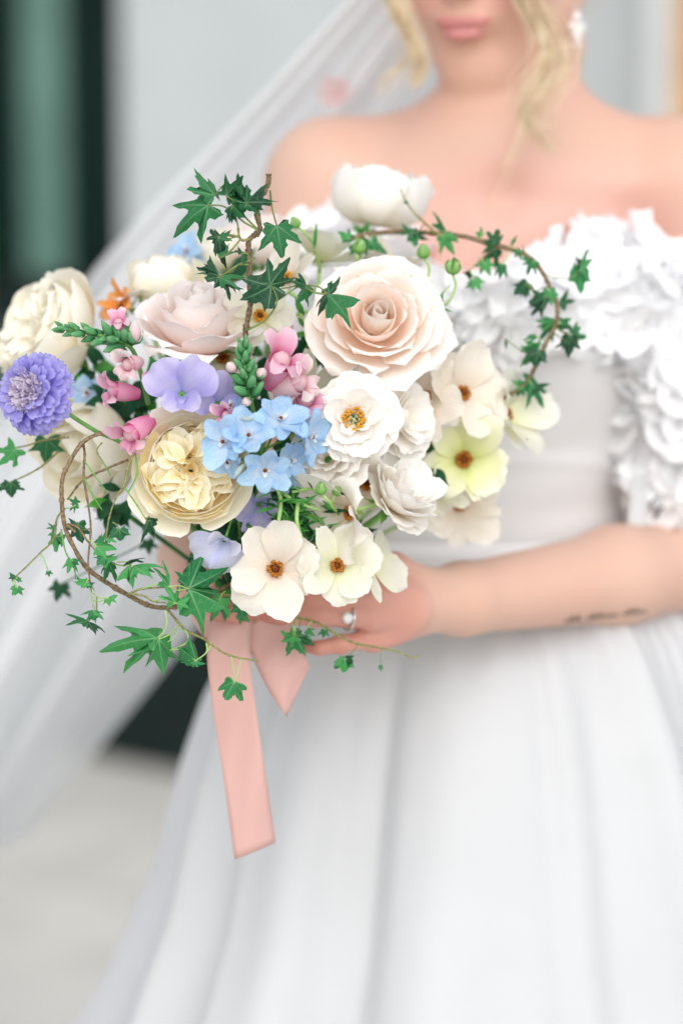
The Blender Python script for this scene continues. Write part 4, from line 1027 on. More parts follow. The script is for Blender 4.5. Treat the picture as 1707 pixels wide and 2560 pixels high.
for k in range(3):
    me = petal_mesh('calyx', [(.0008, 0), (.0058, .0005), (.0066, .0062), (.0056, .0105)], .0075, .0055, 5, 5, .8, .4, .25, .1, jit=.05, seed=k + 5); put(o, 'calyx', me, SPIKE, k * 2.1)
for (u, v, d, dr, sc, mt, sd_, rl) in ((352, 905, 1.742, (-.45, -.15, .85), .85, PINKL, 1, 0), (385, 930, 1.752, (.1, -.3, .8), .75, PINK, 2, .5), (348, 985, 1.748, (-.95, .12, .45), .95, PINK, 3, .2), (380, 1050, 1.742, (-.6, -.45, .6), 1.1, PINK, 4, .4), (412, 1060, 1.758, (.3, -.5, .6), .8, PINK, 5, .1), (305, 850, 1.75, (-.1, .7, .5), .7, PINK, 6, .3)):
    snap_blossom(S1, onspike(S1, u, v, d), D(*dr), sc, mt, sd_, rl)
S2 = spike('snapdragon with an upright green budded tip between the two pink roses', [P(608, 862, 1.722), P(612, 910, 1.722), P(618, 960, 1.724), P(628, 1005, 1.73), P(640, 1060, 1.745), P(650, 1110, 1.76)], 0, 0, 20, 9)
for (u, v, d, dr, sc, mt, sd_, rl) in ((672, 965, 1.745, (.35, .65, .7), 1.35, PINK, 11, .1), (690, 985, 1.742, (.75, .35, .6), 1.15, PINKL, 12, .4), (600, 1035, 1.738, (-.5, -.1, .8), .8, PINK, 13, .2), (742, 1030, 1.758, (.3, .35, .8), 1.0, PINK, 14, .6), (585, 1060, 1.742, (.2, -.4, .9), .7, PINKL, 15, .3), (690, 850, 1.80, (.0, .4, .8), 1.0, PINK, 16, .3)):
    snap_blossom(S2, onspike(S2, u, v, d), D(*dr), sc, mt, sd_, rl)
for (u, v, dr, L_) in ((588, 930, (-.5, .6, .5), 34), (645, 945, (.5, .6, .5), 34), (618, 1000, (-.1, -.4, .9), 30), (600, 1045, (-.4, .2, .9), 34)):
    o = ovoid(S2, 'pink_bud', onspike(S2, u, v, 1.722), D(*dr), px(L_), px(L_ * .42), PINKL, 8, .2)
    for k in range(2):
        me = petal_mesh('calyx', [(.0005, 0), (.0042, .0005), (.0046, .0042), (.0040, .0070)], .0055, .004, 5, 5, .8, .4, .25, .1, jit=.05, seed=k + 5); put(o, 'calyx', me, SPIKE, k * 3.1 + 1)

# --- delphinium
dl = empty('delphinium', 'pale blue delphinium spray in front of the cream garden rose', 'delphinium', GRP, loc=P(650, 1160, 1.755))
def delph(parent, p, d, R_, seed, spin=0, n=6):
    g = np.random.default_rng(abs(int(seed)))
    b = link('floret', None, None, parent); b.matrix_local = Matrix.Translation(p) @ frame_z(d, spin)
    for k in range(n):
        L = R_ * g.uniform(.85, 1.12); zl = L * g.uniform(.15, .6)
        me = petal_mesh('petal', [(.0015, 0), (L * .4, .25 * zl), (L * .75, zl * .8), (L, zl * g.uniform(.6, 1.1))], L * g.uniform(.70, .95), L * .8, 8, 8, .3, .6, .72, .25, ruf=.06, rufn=3, point=g.uniform(-.02, .10), jit=.09, seed=seed * 9 + k)
        put(b, 'petal', me, BLUE, 2 * math.pi * k / n + g.uniform(-.15, .15))
    for k in range(3):
        me = petal_mesh('bee', [(.0005, .001), (.002, .003), (.0025, .005), (.0040, .0062)], .0042, .003, 4, 4, .5, .6, .7, .2, ruf=.08, seed=seed + k); put(b, 'bee', me, PEARLP, k * 2.1)
    dome(b, 'eye', .0014, .0012, CORE, .0035, 4)
    tube('spur', [(0, 0, 0), (.001, 0, -.006), (.004, 0, -.012)], (.0016, .0006), BLUE, b, 6, 5)
    return b
PEARLP = petal_mat('white_bee_petal', (.70, .74, .80), (.78, .80, .84), (.84, .86, .88), trans=.3)
for i, (u, v, d, dr, r, sp_) in enumerate(((562, 1105, 1.705, (-.35, .05, .9), 64, .2), (622, 1092, 1.703, (.0, .35, .9), 64, .9), (662, 1172, 1.706, (.1, -.35, .85), 66, .4), (698, 1052, 1.716, (.35, .55, .7), 72, .1), (772, 1092, 1.728, (.85, -.1, .5), 66, .6), (575, 1148, 1.712, (-.4, -.6, .6), 50, .3), (585, 1022, 1.735, (-.5, .7, .5), 40, .2), (720, 1150, 1.735, (.5, -.2, .8), 56, .2), (755, 1060, 1.745, (.3, .5, .8), 50, .1), (700, 1195, 1.75, (.2, -.6, .7), 44, .8))):
    p = P(u, v, d) - dl.location; delph(dl, p, D(*dr), px(r), 60 + i, sp_)
    tube('pedicel', [p, p * .6 + Vector((0, .012, 0)), Vector((0, .008 + .001 * i, .004 * (i % 3)))], (.0007, .0010), STEMG, dl, 5, 10)
tube('stem', [Vector((.012, .0, .05)), Vector((.004, .006, .02)), Vector((0, .008, 0)), (BIND - dl.location) * .6 + Vector((0, .01, 0)), BIND - dl.location], .0016, STEMG, dl, 6, 16)
for (u, v, u2, v2) in ((610, 1160, 585, 1195), (640, 1048, 600, 1046)):
    ovoid(dl, 'bud', P(u, v, 1.703) - dl.location, (P(u2, v2, 1.702) - P(u, v, 1.703)).normalized(), px(46), px(9), BUDB := (MATS.get('bud_blue') or petal_mat('bud_blue', (.45, .58, .42), (.55, .66, .60), (.50, .64, .74), trans=.3)))
dl2 = empty('delphinium', 'blurred blue delphinium floret at the back above the pale pink rose', 'delphinium', GRP, loc=P(480, 660, 1.90))
for i, (u, v, r) in enumerate(((470, 632, 50), (485, 668, 46), (455, 650, 40))):
    p = P(u, v, 1.90) - dl2.location; delph(dl2, p, D(-.4 + .4 * i, .4, .8), px(r, 1.9), 90 + i)
tube('stem', [Vector((0, 0, 0)), Vector((.01, 0, -.05)), (BIND - dl2.location) * .6, BIND - dl2.location], .0016, STEMG, dl2, 6, 14)
dl3 = empty('delphinium', 'dark blue delphinium floret in shadow beside the purple scabious', 'delphinium', GRP, loc=P(222, 985, 1.83))
delph(dl3, Vector((0, 0, 0)), D(-.3, .2, .9), px(50, 1.83), 97)
tube('stem', [Vector((0, .003, 0)), Vector((.02, .01, -.03)), (BIND - dl3.location) * .6, BIND - dl3.location], .0014, STEMG, dl3, 6, 14)

# ------------------------------------------------------------------ ivy
def ivy_mesh(seed, slim=1.0, curlk=.25, foldk=.25):
    g = np.random.default_rng(abs(int(seed)))
    k1, k2 = g.uniform(.8, 1.1), g.uniform(.6, 1.0)
    spiky = [(0, 1.0), (.06, .88), (.13, .74), (.18, .60), (.185, .48), (.22, .40), (.34, .44), (.50 * k1, .50), (.70 * k1, .56), (.62 * k1, .42), (.50, .29), (.40, .18), (.36, .10), (.42, .02), (.52 * k2, -.08), (.60 * k2, -.20), (.46 * k2, -.20), (.30, -.18), (.14, -.10), (.04, -.02)]
    blunt = [(0, .92), (.09, .85), (.19, .74), (.27, .63), (.32, .55), (.36, .50), (.44, .50), (.54 * k1, .50), (.62 * k1, .48), (.61 * k1, .38), (.57, .29), (.53, .20), (.50, .12), (.49, .04), (.50 * k2, -.06), (.48 * k2, -.16), (.38 * k2, -.18), (.26, -.17), (.14, -.11), (.04, -.02)]
    kb = g.uniform(.05, .75); half = [(a[0] * (1 - kb) + b[0] * kb, a[1] * (1 - kb) + b[1] * kb) for a, b in zip(spiky, blunt)]
    pts = []
    for i, (x, y) in enumerate(half): pts.append((x * slim * g.uniform(.88, 1.12), y * g.uniform(.93, 1.07)))
    kl = g.uniform(.7, 1.15); left = [(-x * kl * g.uniform(.88, 1.12), y * g.uniform(.9, 1.08)) for x, y in pts[1:]]
    outl = pts + left[::-1]; n = len(outl); V = [(0, .03, 0)]; U = [(0, .03)]
    ph = g.uniform(0, 6, 5); cs = g.choice([1, 1, -1])
    for r in (.25, .5, .75, 1.0):
        for x, y in outl:
            X, Y = x * r, .03 + (y - .03) * r; V.append((X, Y, 0)); U.append((X, Y))
    V = np.array(V); x, y = V[:, 0], V[:, 1]; r2 = x * x + y * y
    V[:, 2] = -foldk * np.abs(x) * .95 - cs * curlk * r2 * .95 + curlk * .5 * np.maximum(0, y - .35) ** 2 * np.sin(ph[3]) * 2 + .08 * np.sin(5 * x + ph[0]) * np.sqrt(r2) + .05 * np.sin(6 * y + ph[1]) * np.sqrt(r2)
    V[:, 2] += .03 * np.cos(np.arctan2(y, x) * 5 - 1.57) * np.sqrt(r2)
    V[:, 0] *= 1 - .18 * foldk; F = []
    for k in range(n): F.append((0, 1 + k, 1 + (k + 1) % n))
    for r in range(3):
        for k in range(n): a, b = 1 + r * n + k, 1 + r * n + (k + 1) % n; F.append((a, a + n, b + n, b))
    return mesh_from('leaf', V, F, np.array(U) * .5 + .5)
IV = {}
def ivy_shape(kind):
    if kind not in IV:
        s_ = dict(w=(.95, .55, .45), f=(.95, .7, 1.0), c=(.92, 1.0, .6), n=(.75, .6, .9), p=(1.0, .4, .25))[kind[0]]
        IV[kind] = (ivy_mesh(int(kind[1]) * 11 + ord(kind[0]), *s_), ivy_mesh(int(kind[1]) * 17 + ord(kind[0]), *s_))
    return IV[kind]
def ivy_leaf(vine, b, tp, dep, dz=0., roll=0., tilt=.2, kind='w0', mat=None, pet=None, prad=.0006, wide=1.0):
    """leaf from its petiole joint b to its tip tp (both read off the photograph), dz: how far the tip leans to the camera"""
    B = P(b[0], b[1], dep); T_ = P(tp[0], tp[1], dep - dz)
    y = (T_ - B); L_ = y.length; y.normalize()
    n_ = (-FW + RT * math.sin(roll) + UP * tilt); n_ = (n_ - y * n_.dot(y)).normalized(); x = y.cross(n_)
    n_ = Matrix.Rotation(roll, 3, y) @ n_; x = y.cross(n_)
    key = ivy_shape(kind); me = key[int(abs(b[0] * 7 + b[1])) % 2]
    mt = mat or IVY
    if not me.materials: me.materials.append(mt)
    elif me.materials[0] != mt:
        kk = kind + mt.name
        if (kk, me.name) not in IV: m2 = me.copy(); m2.materials.clear(); m2.materials.append(mt); IV[(kk, me.name)] = m2
        me = IV[(kk, me.name)]
    o = bpy.data.objects.new('leaf', me); COL.objects.link(o); o.parent = vine
    l0 = vine.location
    M = Matrix(((x.x, y.x, n_.x, B.x - l0.x), (x.y, y.y, n_.y, B.y - l0.y), (x.z, y.z, n_.z, B.z - l0.z), (0, 0, 0, 1))) @ Matrix.Diagonal((L_ * wide, L_, L_, 1))
    o.matrix_local = M
    if pet is None:
        near = min(VPTS[vine.name], key=lambda q: (q - B).length_squared); dist = (near - B).length
        if .0015 < dist < .09:
            m_ = near.lerp(B, .5) - UP * dist * .10 - FW * dist * .08
            tube('petiole', [near - l0, m_ - l0, B - l0], (prad, prad * .8), STEMP if mt is IVYL else PETI, vine, 5, 8)
    else:
        pts = [P(q[0], q[1], q[2] if len(q) > 2 else dep + .002) - l0 for q in pet] + [B - l0]
        if len(pts) == 2: 
            m_ = pts[0].lerp(pts[1], .5) + UP * (pts[1] - pts[0]).length * .12; pts = [pts[0], m_, pts[1]]
        tube('petiole', pts, (prad * 1.15, prad * .85), STEMP if mt is IVYL else PETI, vine, 5, 10)
    return o
PETI = plain_mat('ivy_petiole', (.17, .22, .07), .5, .3, .3)
VPTS = {}
def vine(label, paths, radii, mats, grp='ivy trails in the bouquet', knob=.25):
    v0 = Vector(paths[0][0]); e = empty('ivy_vine', label, 'ivy', grp, loc=v0); g = np.random.default_rng(1)
    VPTS[e.name] = []
    for p, r, mt in zip(paths, radii, mats):
        VPTS[e.name] += spline(p, 60)
        pts = spline([Vector(q) - v0 for q in p], max(20, len(p) * 7))
        nn = len(pts); rr = [(r[0] + (r[1] - r[0]) * i / (nn - 1)) * (1.35 if (i % 11 == 0 and knob) else 1) for i in range(nn)]
        V, F = tube_data(pts, rr, 8, 0, knob, g); link('branch', mesh_from('branch', V, F), mt, e)
    return e
C1 = lambda x, y: (380 + x / 3.015, 380 + y / 3.015)
C6 = lambda x, y: (x / 2.306, 1080 + y / 2.306)
C3 = lambda x, y: (700 + x / 1.96, 400 + y / 1.96)
C7 = lambda x, y: (480 + x / 2.53, 1280 + y / 2.53)
def path(C, pts, d0, d1=None, bow=0):
    n = len(pts) - 1; d1 = d0 if d1 is None else d1
    return [P(*C(*p), d0 + (d1 - d0) * i / n + bow * math.sin(math.pi * i / n)) for i, p in enumerate(pts)]
# upright stem, top left
d1 = 1.725
v1 = vine('upright knobbly ivy stem with dark leaves at the top left', [path(C1, [(880, 165), (872, 250), (800, 380), (795, 480), (812, 590), (735, 660), (730, 760), (735, 880), (735, 980), (745, 1120), (715, 1300), (705, 1360), (720, 1600)], d1, 1.745),
     path(C1, [(735, 655), (690, 665), (660, 640), (640, 520), (590, 430)], d1), path(C1, [(770, 1125), (900, 1050), (1080, 1010)], d1, 1.722), path(C1, [(760, 1130), (930, 1120), (1060, 1040), (1120, 1000)], d1, 1.722)],
     [(.0018, .0021), (.0011, .0006), (.0007, .0005), (.0006, .0004)], [BARK, BARKG, PETI, PETI], knob=.4)
for (b, tp, dz, roll, tilt, kd, wd, pet) in (
    ((475, 330), (362, 92), .004, .35, .1, 'w1', .95, [(800, 590), (640, 480), (560, 250)]), ((425, 400), (140, 575), .004, -.2, .3, 'w2', .95, [(640, 480), (540, 410)]),
    ((720, 385), (575, 215), .0, .3, .4, 'c1', 1.0, [(795, 580), (690, 470)]), ((715, 380), (805, 205), .006, -.4, .4, 'f1', .9, [(795, 480)]), ((600, 400), (700, 490), .004, .3, .1, 'w3', 1.1, [(690, 470)]), ((560, 330), (690, 190), .0, .2, .4, 'c2', .9, [(690, 470)]), ((735, 400), (700, 490), .006, .2, .1, 'w4', 1.2, [(795, 480)]), ((600, 420), (580, 520), .006, .6, .1, 'n1', .8, [(640, 480)]),
    ((500, 640), (445, 570), .004, .2, .3, 'w5', 1.2, [(660, 640), (560, 630)]), ((500, 650), (580, 570), .004, -.2, .3, 'w1', .9, [(660, 640)]), ((500, 650), (520, 815), .004, .7, .1, 'c3', .8, None), ((515, 800), (640, 785), .002, .9, .1, 'n2', .6, None),
    ((680, 755), (660, 700), .002, .5, .2, 'n3', 1.0, [(730, 780)]), ((685, 765), (685, 850), .002, .8, .1, 'n1', .7, [(730, 780)]),
    ((505, 935), (475, 765), .004, .5, .3, 'f2', 1.0, [(730, 850), (650, 850), (600, 900)]), ((500, 935), (390, 850), .004, .5, .3, 'n2', .8, None), ((515, 945), (650, 870), .004, -.3, .5, 'w2', 1.1, [(780, 800), (650, 850)]), ((520, 945), (700, 1000), .004, -.9, .1, 'n4', .7, None),
    ((900, 1005), (650, 1165), .004, -.3, .5, 'w6', 1.1, [(700, 1350, 1.727), (850, 1270, 1.72), (945, 1130, 1.717)]), ((890, 1000), (1045, 810), .004, .3, .5, 'w3', 1.0, None),
    ((940, 555), (985, 780), .006, .1, .3, 'p1', 1.1, [(890, 290), (905, 420)]), ((1165, 1005), (1150, 900), .004, .7, .1, 'f3', .8, [(1080, 1010)]), ((1165, 1010), (1070, 1130), .004, .7, .1, 'f1', .8, None),
    ((1325, 1070), (1575, 1025), .004, -.3, .6, 'f4', 1.0, [(1080, 1010), (1240, 1010)]), ((1320, 1075), (1238, 1175), .004, .3, .5, 'f2', 1.2, None), ((1330, 1070), (1455, 965), .0, .4, .3, 'n2', .9, None)):
    pet2 = [((*C1(*q[:2]), q[2]) if len(q) > 2 else (*C1(*q), d1 - .002)) for q in pet] if pet else None
    ivy_leaf(v1, C1(*b), C1(*tp), d1 - .006, dz, roll, tilt, kd, IVY, pet2, .0007, wd)
# big loop on the left
d2 = 1.722
v2 = vine('brown ivy vine bent in a big open loop on the left', [
     path(C6, [(760, 30), (660, 5), (560, 15), (470, 70), (400, 180), (362, 270), (358, 400), (375, 540), (420, 650), (500, 780), (620, 870), (740, 940), (860, 1000), (960, 1012), (1100, 990), (1200, 960), (1300, 890), (1400, 820)], 1.735, 1.79, -.035),
     path(C6, [(960, 1015), (1070, 1140), (1170, 1190), (1240, 1240), (1330, 1290), (1490, 1320)], d2 + .012, d2), path(C6, [(480, 65), (490, 130), (485, 260), (510, 420), (525, 560), (510, 740), (520, 860), (545, 1030)], d2 + .01, d2 + .004),
     path(C6, [(775, 120), (740, 200), (720, 300), (670, 380), (630, 500), (610, 640)], d2 + .005), path(C6, [(390, 530), (450, 550), (500, 620), (560, 690), (620, 740)], d2), path(C6, [(385, 535), (430, 570), (430, 580)], d2 - .002),
     path(C6, [(375, 440), (330, 500), (310, 620), (240, 690), (140, 790), (70, 855)], d2 + .02), path(C6, [(490, 170), (540, 240), (620, 350)], d2), path(C6, [(490, 270), (540, 370), (590, 450)], d2 - .002), path(C6, [(720, 320), (790, 420), (840, 500)], d2), path(C6, [(780, 110), (790, 240), (740, 350)], d2 + .006),
     path(C6, [(740, 935), (820, 905), (970, 895)], d2 + .004), path(C6, [(745, 930), (830, 945), (880, 975), (960, 985)], d2 + .002), path(C6, [(355, 560), (380, 690), (425, 770), (440, 850)], d2 + .004), path(C6, [(590, 60), (560, 110), (600, 180), (640, 250)], d2 + .03), path(C6, [(740, 160), (620, 210), (480, 280), (390, 390)], d2 + .035), path(C6, [(400, 30), (270, 45), (150, 80), (60, 95)], d2 + .065), path(C6, [(340, 110), (240, 200), (120, 265), (20, 305)], d2 + .06), path(C6, [(900, 500), (855, 620), (600, 760), (355, 875)], d2 + .14)],
     [(.0014, .0019), (.0011, .0006), (.0010, .0005), (.0010, .0005), (.0009, .0005), (.0010, .0007), (.0008, .0005), (.0006, .0004), (.0006, .0005), (.0006, .0004), (.0007, .0005), (.0009, .0005), (.0008, .0005), (.0006, .0004), (.0005, .0004), (.0009, .0007), (.0008, .0005), (.0008, .0005), (.0006, .0005)],
     [BARK, BARKG, BARK, BARKG, BARK, BARK, BARKG, STEMG, STEMG, STEMG, STEMG, BARKG, BARKG, STEMG, STEMG, BARK, BARKG, BARKG, STEMD])
for (b, tp, dd, dz, roll, tilt, kd, wd, mt, pet) in (
    ((690, 560), (702, 648), 0, .004, .1, .4, 'p1', 1.2, IVY, [(650, 520)]), ((865, 500), (800, 625), 0, .004, .6, .2, 'f1', .8, IVY, [(840, 500)]), ((870, 510), (890, 480), 0, .004, .2, .2, 'w2', 1.2, IVY, None),
    ((770, 770), (920, 705), 0, .004, -.7, .6, 'n1', .9, IVYL, [(680, 750)]), ((745, 765), (800, 680), 0, .004, .6, .3, 'c2', .8, IVY, None), ((750, 770), (660, 835), 0, .004, .4, .5, 'f3', 1.2, IVYL, None), ((630, 750), (585, 840), 0, .004, .6, .2, 'f2', 1.0, IVY, [(620, 740)]),
    ((450, 530), (475, 645), .01, .004, .3, .2, 'w3', 1.0, IVY, [(430, 575)]), ((460, 560), (420, 480), .012, 0, .3, .2, 'w1', 1.0, IVY, None), ((560, 660), (668, 650), 0, .004, -.2, .5, 'p2', 1.0, IVYL, [(500, 620)]), ((560, 640), (640, 600), .004, .0, -.3, .5, 'w4', 1.0, IVYL, None), ((595, 725), (690, 752), 0, .004, -.3, .5, 'w5', 1.0, IVYL, [(560, 690)]), ((600, 720), (555, 758), -.002, .004, .3, .5, 'p3', 1.3, IVYL, None), ((620, 620), (670, 580), -.002, .0, -.3, .5, 'p1', 1.0, IVYL, None),
    ((410, 730), (385, 808), 0, .004, .5, .2, 'n2', 1.2, IVYL, [(425, 770)]), ((420, 740), (450, 760), 0, .004, .5, .2, 'n3', 1.2, IVYL, None), ((500, 865), (415, 885), -.004, .004, .4, .6, 'w6', 1.0, IVYL, [(515, 850)]), ((480, 860), (430, 835), -.002, .0, .6, .4, 'f4', 1.0, IVY, None), ((500, 870), (545, 850), -.002, .0, -.6, .4, 'f1', 1.0, IVY, None),
    ((625, 955), (678, 925), 0, .002, -.3, .5, 'w3', 1.0, IVYL, [(540, 930), (580, 955)]), ((625, 958), (632, 995), -.001, .004, .3, .3, 'p2', 1.3, IVYL, None), ((545, 1030), (478, 1022), -.002, .004, .3, .7, 'w1', .9, IVYL, [(520, 900)]), ((545, 1035), (592, 1052), -.003, .004, -.3, .6, 'w2', 1.2, IVYL, None), ((545, 1040), (545, 1105), -.003, .004, .2, .3, 'p1', 1.0, IVYL, None),
    ((512, 1092), (418, 995), 0, .002, 1.0, .3, 'n4', .6, IVY, None), ((510, 1092), (618, 1108), 0, .002, -1.0, .3, 'n1', .6, IVY, [(560, 950), (555, 1040)]),
    ((912, 1188), (605, 1205), -.004, .010, -.35, .6, 'f3', .9, IVYL, [(955, 1030), (960, 1120)]), ((910, 1190), (775, 1068), -.003, .0, .3, .4, 'n2', 1.0, IVYL, None), ((915, 1195), (942, 1395), -.006, .006, .3, .3, 'f1', .95, IVYL, None), ((905, 1240), (735, 1312), -.002, .002, -1.0, .5, 'n3', .5, IVYL, None),
    ((1130, 1320), (1105, 1178), -.004, .004, .2, .2, 'f2', .9, IVYL, [(1070, 1140), (1085, 1210), (980, 1258), (1050, 1255)]), ((1130, 1315), (1038, 1225), -.003, .004, .2, .3, 'n1', .8, IVYL, None), ((1130, 1318), (1182, 1352), -.004, .0, -.4, .4, 'c1', 1.2, IVYL, [(1190, 1215), (1190, 1270)]), ((1350, 1442), (1285, 1545), -.004, .006, .1, .5, 'w5', 1.2, IVYL, [(1335, 1295), (1345, 1360)]), ((1352, 1445), (1402, 1492), -.004, .004, -.4, .5, 'c2', 1.1, IVYL, None),
    ((1090, 906), (1312, 952), -.004, .008, -.3, .6, 'f4', .95, IVYL, [(970, 895)]), ((1092, 900), (1312, 795), -.003, .0, .3, .4, 'w1', .9, IVYL, None), ((1085, 900), (1115, 755), -.002, .0, .2, .3, 'n4', 1.1, IVYL, None), ((975, 890), (1020, 778), .002, .002, .6, .3, 'f3', 1.0, IVYL, [(820, 905)]), ((1010, 985), (985, 885), -.003, .004, .2, .5, 'w2', 1.2, IVYL, [(880, 975)]), ((1020, 985), (1085, 935), -.003, .004, -.2, .5, 'w3', 1.0, IVYL, None),
    ((1160, 760), (1035, 772), .03, 0, .2, .5, 'w4', 1.2, DARKLEAF, None), ((1150, 720), (1090, 690), .03, 0, .2, .5, 'w5', 1.4, IVY, None), ((1270, 960), (1208, 1082), .02, .0, .3, .3, 'w1', 1.0, IVYL, [(1300, 920, 1.75)]), ((1390, 995), (1400, 1085), .025, 0, .1, .4, 'p2', 1.3, IVYL, [(1370, 920, 1.76)]), ((1240, 560), (1160, 560), .035, 0, .2, .5, 'w2', 1.0, IVY, None),
    ((95, 830), (58, 798), .02, 0, .5, .3, 'n1', 1.2, IVY, None), ((100, 845), (132, 866), .02, 0, .5, .3, 'f1', 1.0, IVYL, None), ((100, 895), (80, 945), .02, 0, .2, .4, 'p1', 1.2, IVYL, [(75, 850)]), ((105, 900), (135, 945), .02, 0, .2, .4, 'p2', 1.0, IVYL, None), ((280, 805), (285, 838), .03, 0, .2, .4, 'w1', 1.2, IVYL, [(235, 700)]),
    ((350, 880), (315, 985), .14, 0, .2, .3, 'p1', 1.1, DARKLEAF, None), ((855, 630), (862, 715), .14, 0, .2, .3, 'w1', 1.3, DARKLEAF, None), ((270, 40), (262, 195), .07, 0, .2, .3, 'p2', 1.1, IVY, None), ((90, 100), (-5, 215), .06, 0, .2, .3, 'w2', 1.1, IVYL, None), ((62, 290), (65, 385), .06, 0, .2, .3, 'p3', 1.3, IVY, None), ((20, 310), (-20, 320), .06, 0, .2, .3, 'w2', 1.3, IVY, None),
    ((320, 560), (290, 510), .03, 0, .3, .3, 'w3', 1.0, IVYL, None), ((320, 580), (270, 580), .03, 0, .3, .3, 'w4', 1.0, IVYL, None), ((325, 600), (330, 700), .03, 0, .3, .3, 'w5', .8, IVYL, None), ((350, 600), (300, 690), .03, 0, .5, .3, 'n3', .9, IVYL, None), ((440, 420), (390, 440), .02, 0, .2, .4, 'w2', 1.2, IVYL, None), ((450, 410), (390, 390), .03, 0, .4, .4, 'p2', 1.0, IVYL, None)):
    dp = d2 + dd; pet2 = [((*C6(*q[:2]), q[2]) if len(q) > 2 else (*C6(*q), dp + .001)) for q in pet] if pet else None
    ivy_leaf(v2, C6(*b), C6(*tp), dp - .003, dz, roll, tilt, kd, mt, pet2, .0005, wd)
# arch on the right
v3 = vine('ivy vine arching over the right side against the dress', [
     path(C3, [(215, 445), (330, 395), (460, 360), (600, 352), (760, 360), (900, 375), (1010, 405), (1120, 435), (1210, 470), (1270, 530), (1320, 620), (1355, 710), (1350, 800), (1310, 880), (1265, 970), (1230, 1050), (1170, 1120), (1040, 1200)], 1.86, 1.845, -.02),
     path(C3, [(770, 362), (700, 300), (650, 250), (610, 190), (588, 135)], 1.838), path(C3, [(1060, 430), (1000, 470), (930, 540)], 1.84), path(C3, [(1320, 620), (1260, 640), (1230, 690)], 1.835), path(C3, [(1270, 530), (1330, 575), (1430, 575), (1465, 540)], 1.836)],
     [(.0021, .0014), (.0010, .0004), (.0006, .0004), (.0006, .0004), (.0005, .0004)], [BARK, BARKG, BARKG, BARKG, PETI])
g = np.random.default_rng(2)
for (b, tp, kd, wd) in (((655, 360), (605, 292), 'w1', 1.2), ((660, 360), (720, 400), 'w2', 1.1), ((650, 365), (660, 425), 'p1', 1.0), ((800, 368), (850, 440), 'w3', 1.1), ((820, 372), (872, 385), 'w4', .9), ((815, 355), (775, 230), 'n1', .6), ((1050, 410), (1078, 335), 'w5', 1.0), ((1045, 415), (1000, 390), 'f1', 1.0), ((1055, 430), (980, 490), 'w1', 1.0), ((1000, 500), (1035, 565), 'p1', 1.0), ((1000, 500), (980, 560), 'w2', 1.0), ((955, 585), (905, 620), 'n2', 1.0), ((955, 585), (985, 645), 'p2', 1.0), ((920, 545), (985, 580), 'n1', .8),
    ((1210, 600), (1140, 650), 'w3', 1.0), ((1205, 605), (1180, 660), 'w1', 1.0), ((1240, 495), (1190, 555), 'w2', 1.1), ((1225, 490), (1170, 450), 'w4', .8), ((1468, 530), (1466, 670), 'p1', .75), ((1465, 540), (1470, 425), 'n1', .4), ((1475, 540), (1522, 425), 'n2', .45), ((1362, 705), (1392, 612), 'n3', .8), ((1300, 670), (1215, 715), 'w5', 1.0), ((1290, 690), (1230, 755), 'n2', 1.0), ((1320, 640), (1330, 720), 'w6', 1.0), ((1345, 790), (1250, 770), 'w1', .8), ((1345, 800), (1260, 865), 'w2', .9), ((1370, 790), (1425, 760), 'w3', 1.0), ((1380, 800), (1450, 830), 'f2', 1.0), ((1420, 860), (1412, 972), 'w4', .9), ((1430, 860), (1515, 868), 'w5', .9), ((1410, 890), (1340, 905), 'n1', .8), ((1430, 850), (1425, 780), 'n2', 1.0),
    ((1268, 925), (1160, 940), 'w6', 1.2), ((1265, 930), (1170, 1010), 'w1', 1.0), ((1265, 940), (1240, 1020), 'p1', 1.2), ((1230, 1095), (1300, 1190), 'w2', .9), ((1240, 1100), (1320, 1070), 'w3', .9), ((1190, 1100), (1130, 1095), 'w4', 1.0), ((1200, 1080), (1280, 1110), 'p2', .9), ((1185, 1120), (1150, 1160), 'w5', 1.0), ((990, 350), (945, 345), 'n1', 1.0), ((995, 355), (990, 310), 'n2', .6), ((1085, 510), (1075, 575), 'n3', 1.0), ((1105, 880), (1105, 925), 'n1', .6), ((1130, 410), (1155, 365), 'n2', .6), ((340, 385), (255, 410), 'w1', .9), ((340, 385), (290, 345), 'w2', .9), ((445, 395), (500, 512), 'w3', .9), ((490, 490), (570, 475), 'n1', 1.0), ((370, 420), (345, 475), 'w4', 1.0), ((300, 420), (270, 450), 'w5', 1.0), ((620, 200), (595, 208), 'n1', 1.0), ((1250, 860), (1200, 870), 'w1', .7), ((1160, 440), (1190, 490), 'w1', .7)):
    dp = 1.835 + g.uniform(-.008, .008)
    ivy_leaf(v3, C3(*b), C3(*tp), dp, g.uniform(-.004, .006), g.uniform(-.6, .6), g.uniform(0, .5), kd, IVYL if g.random() < .45 else IVY, None, .0005, wd)
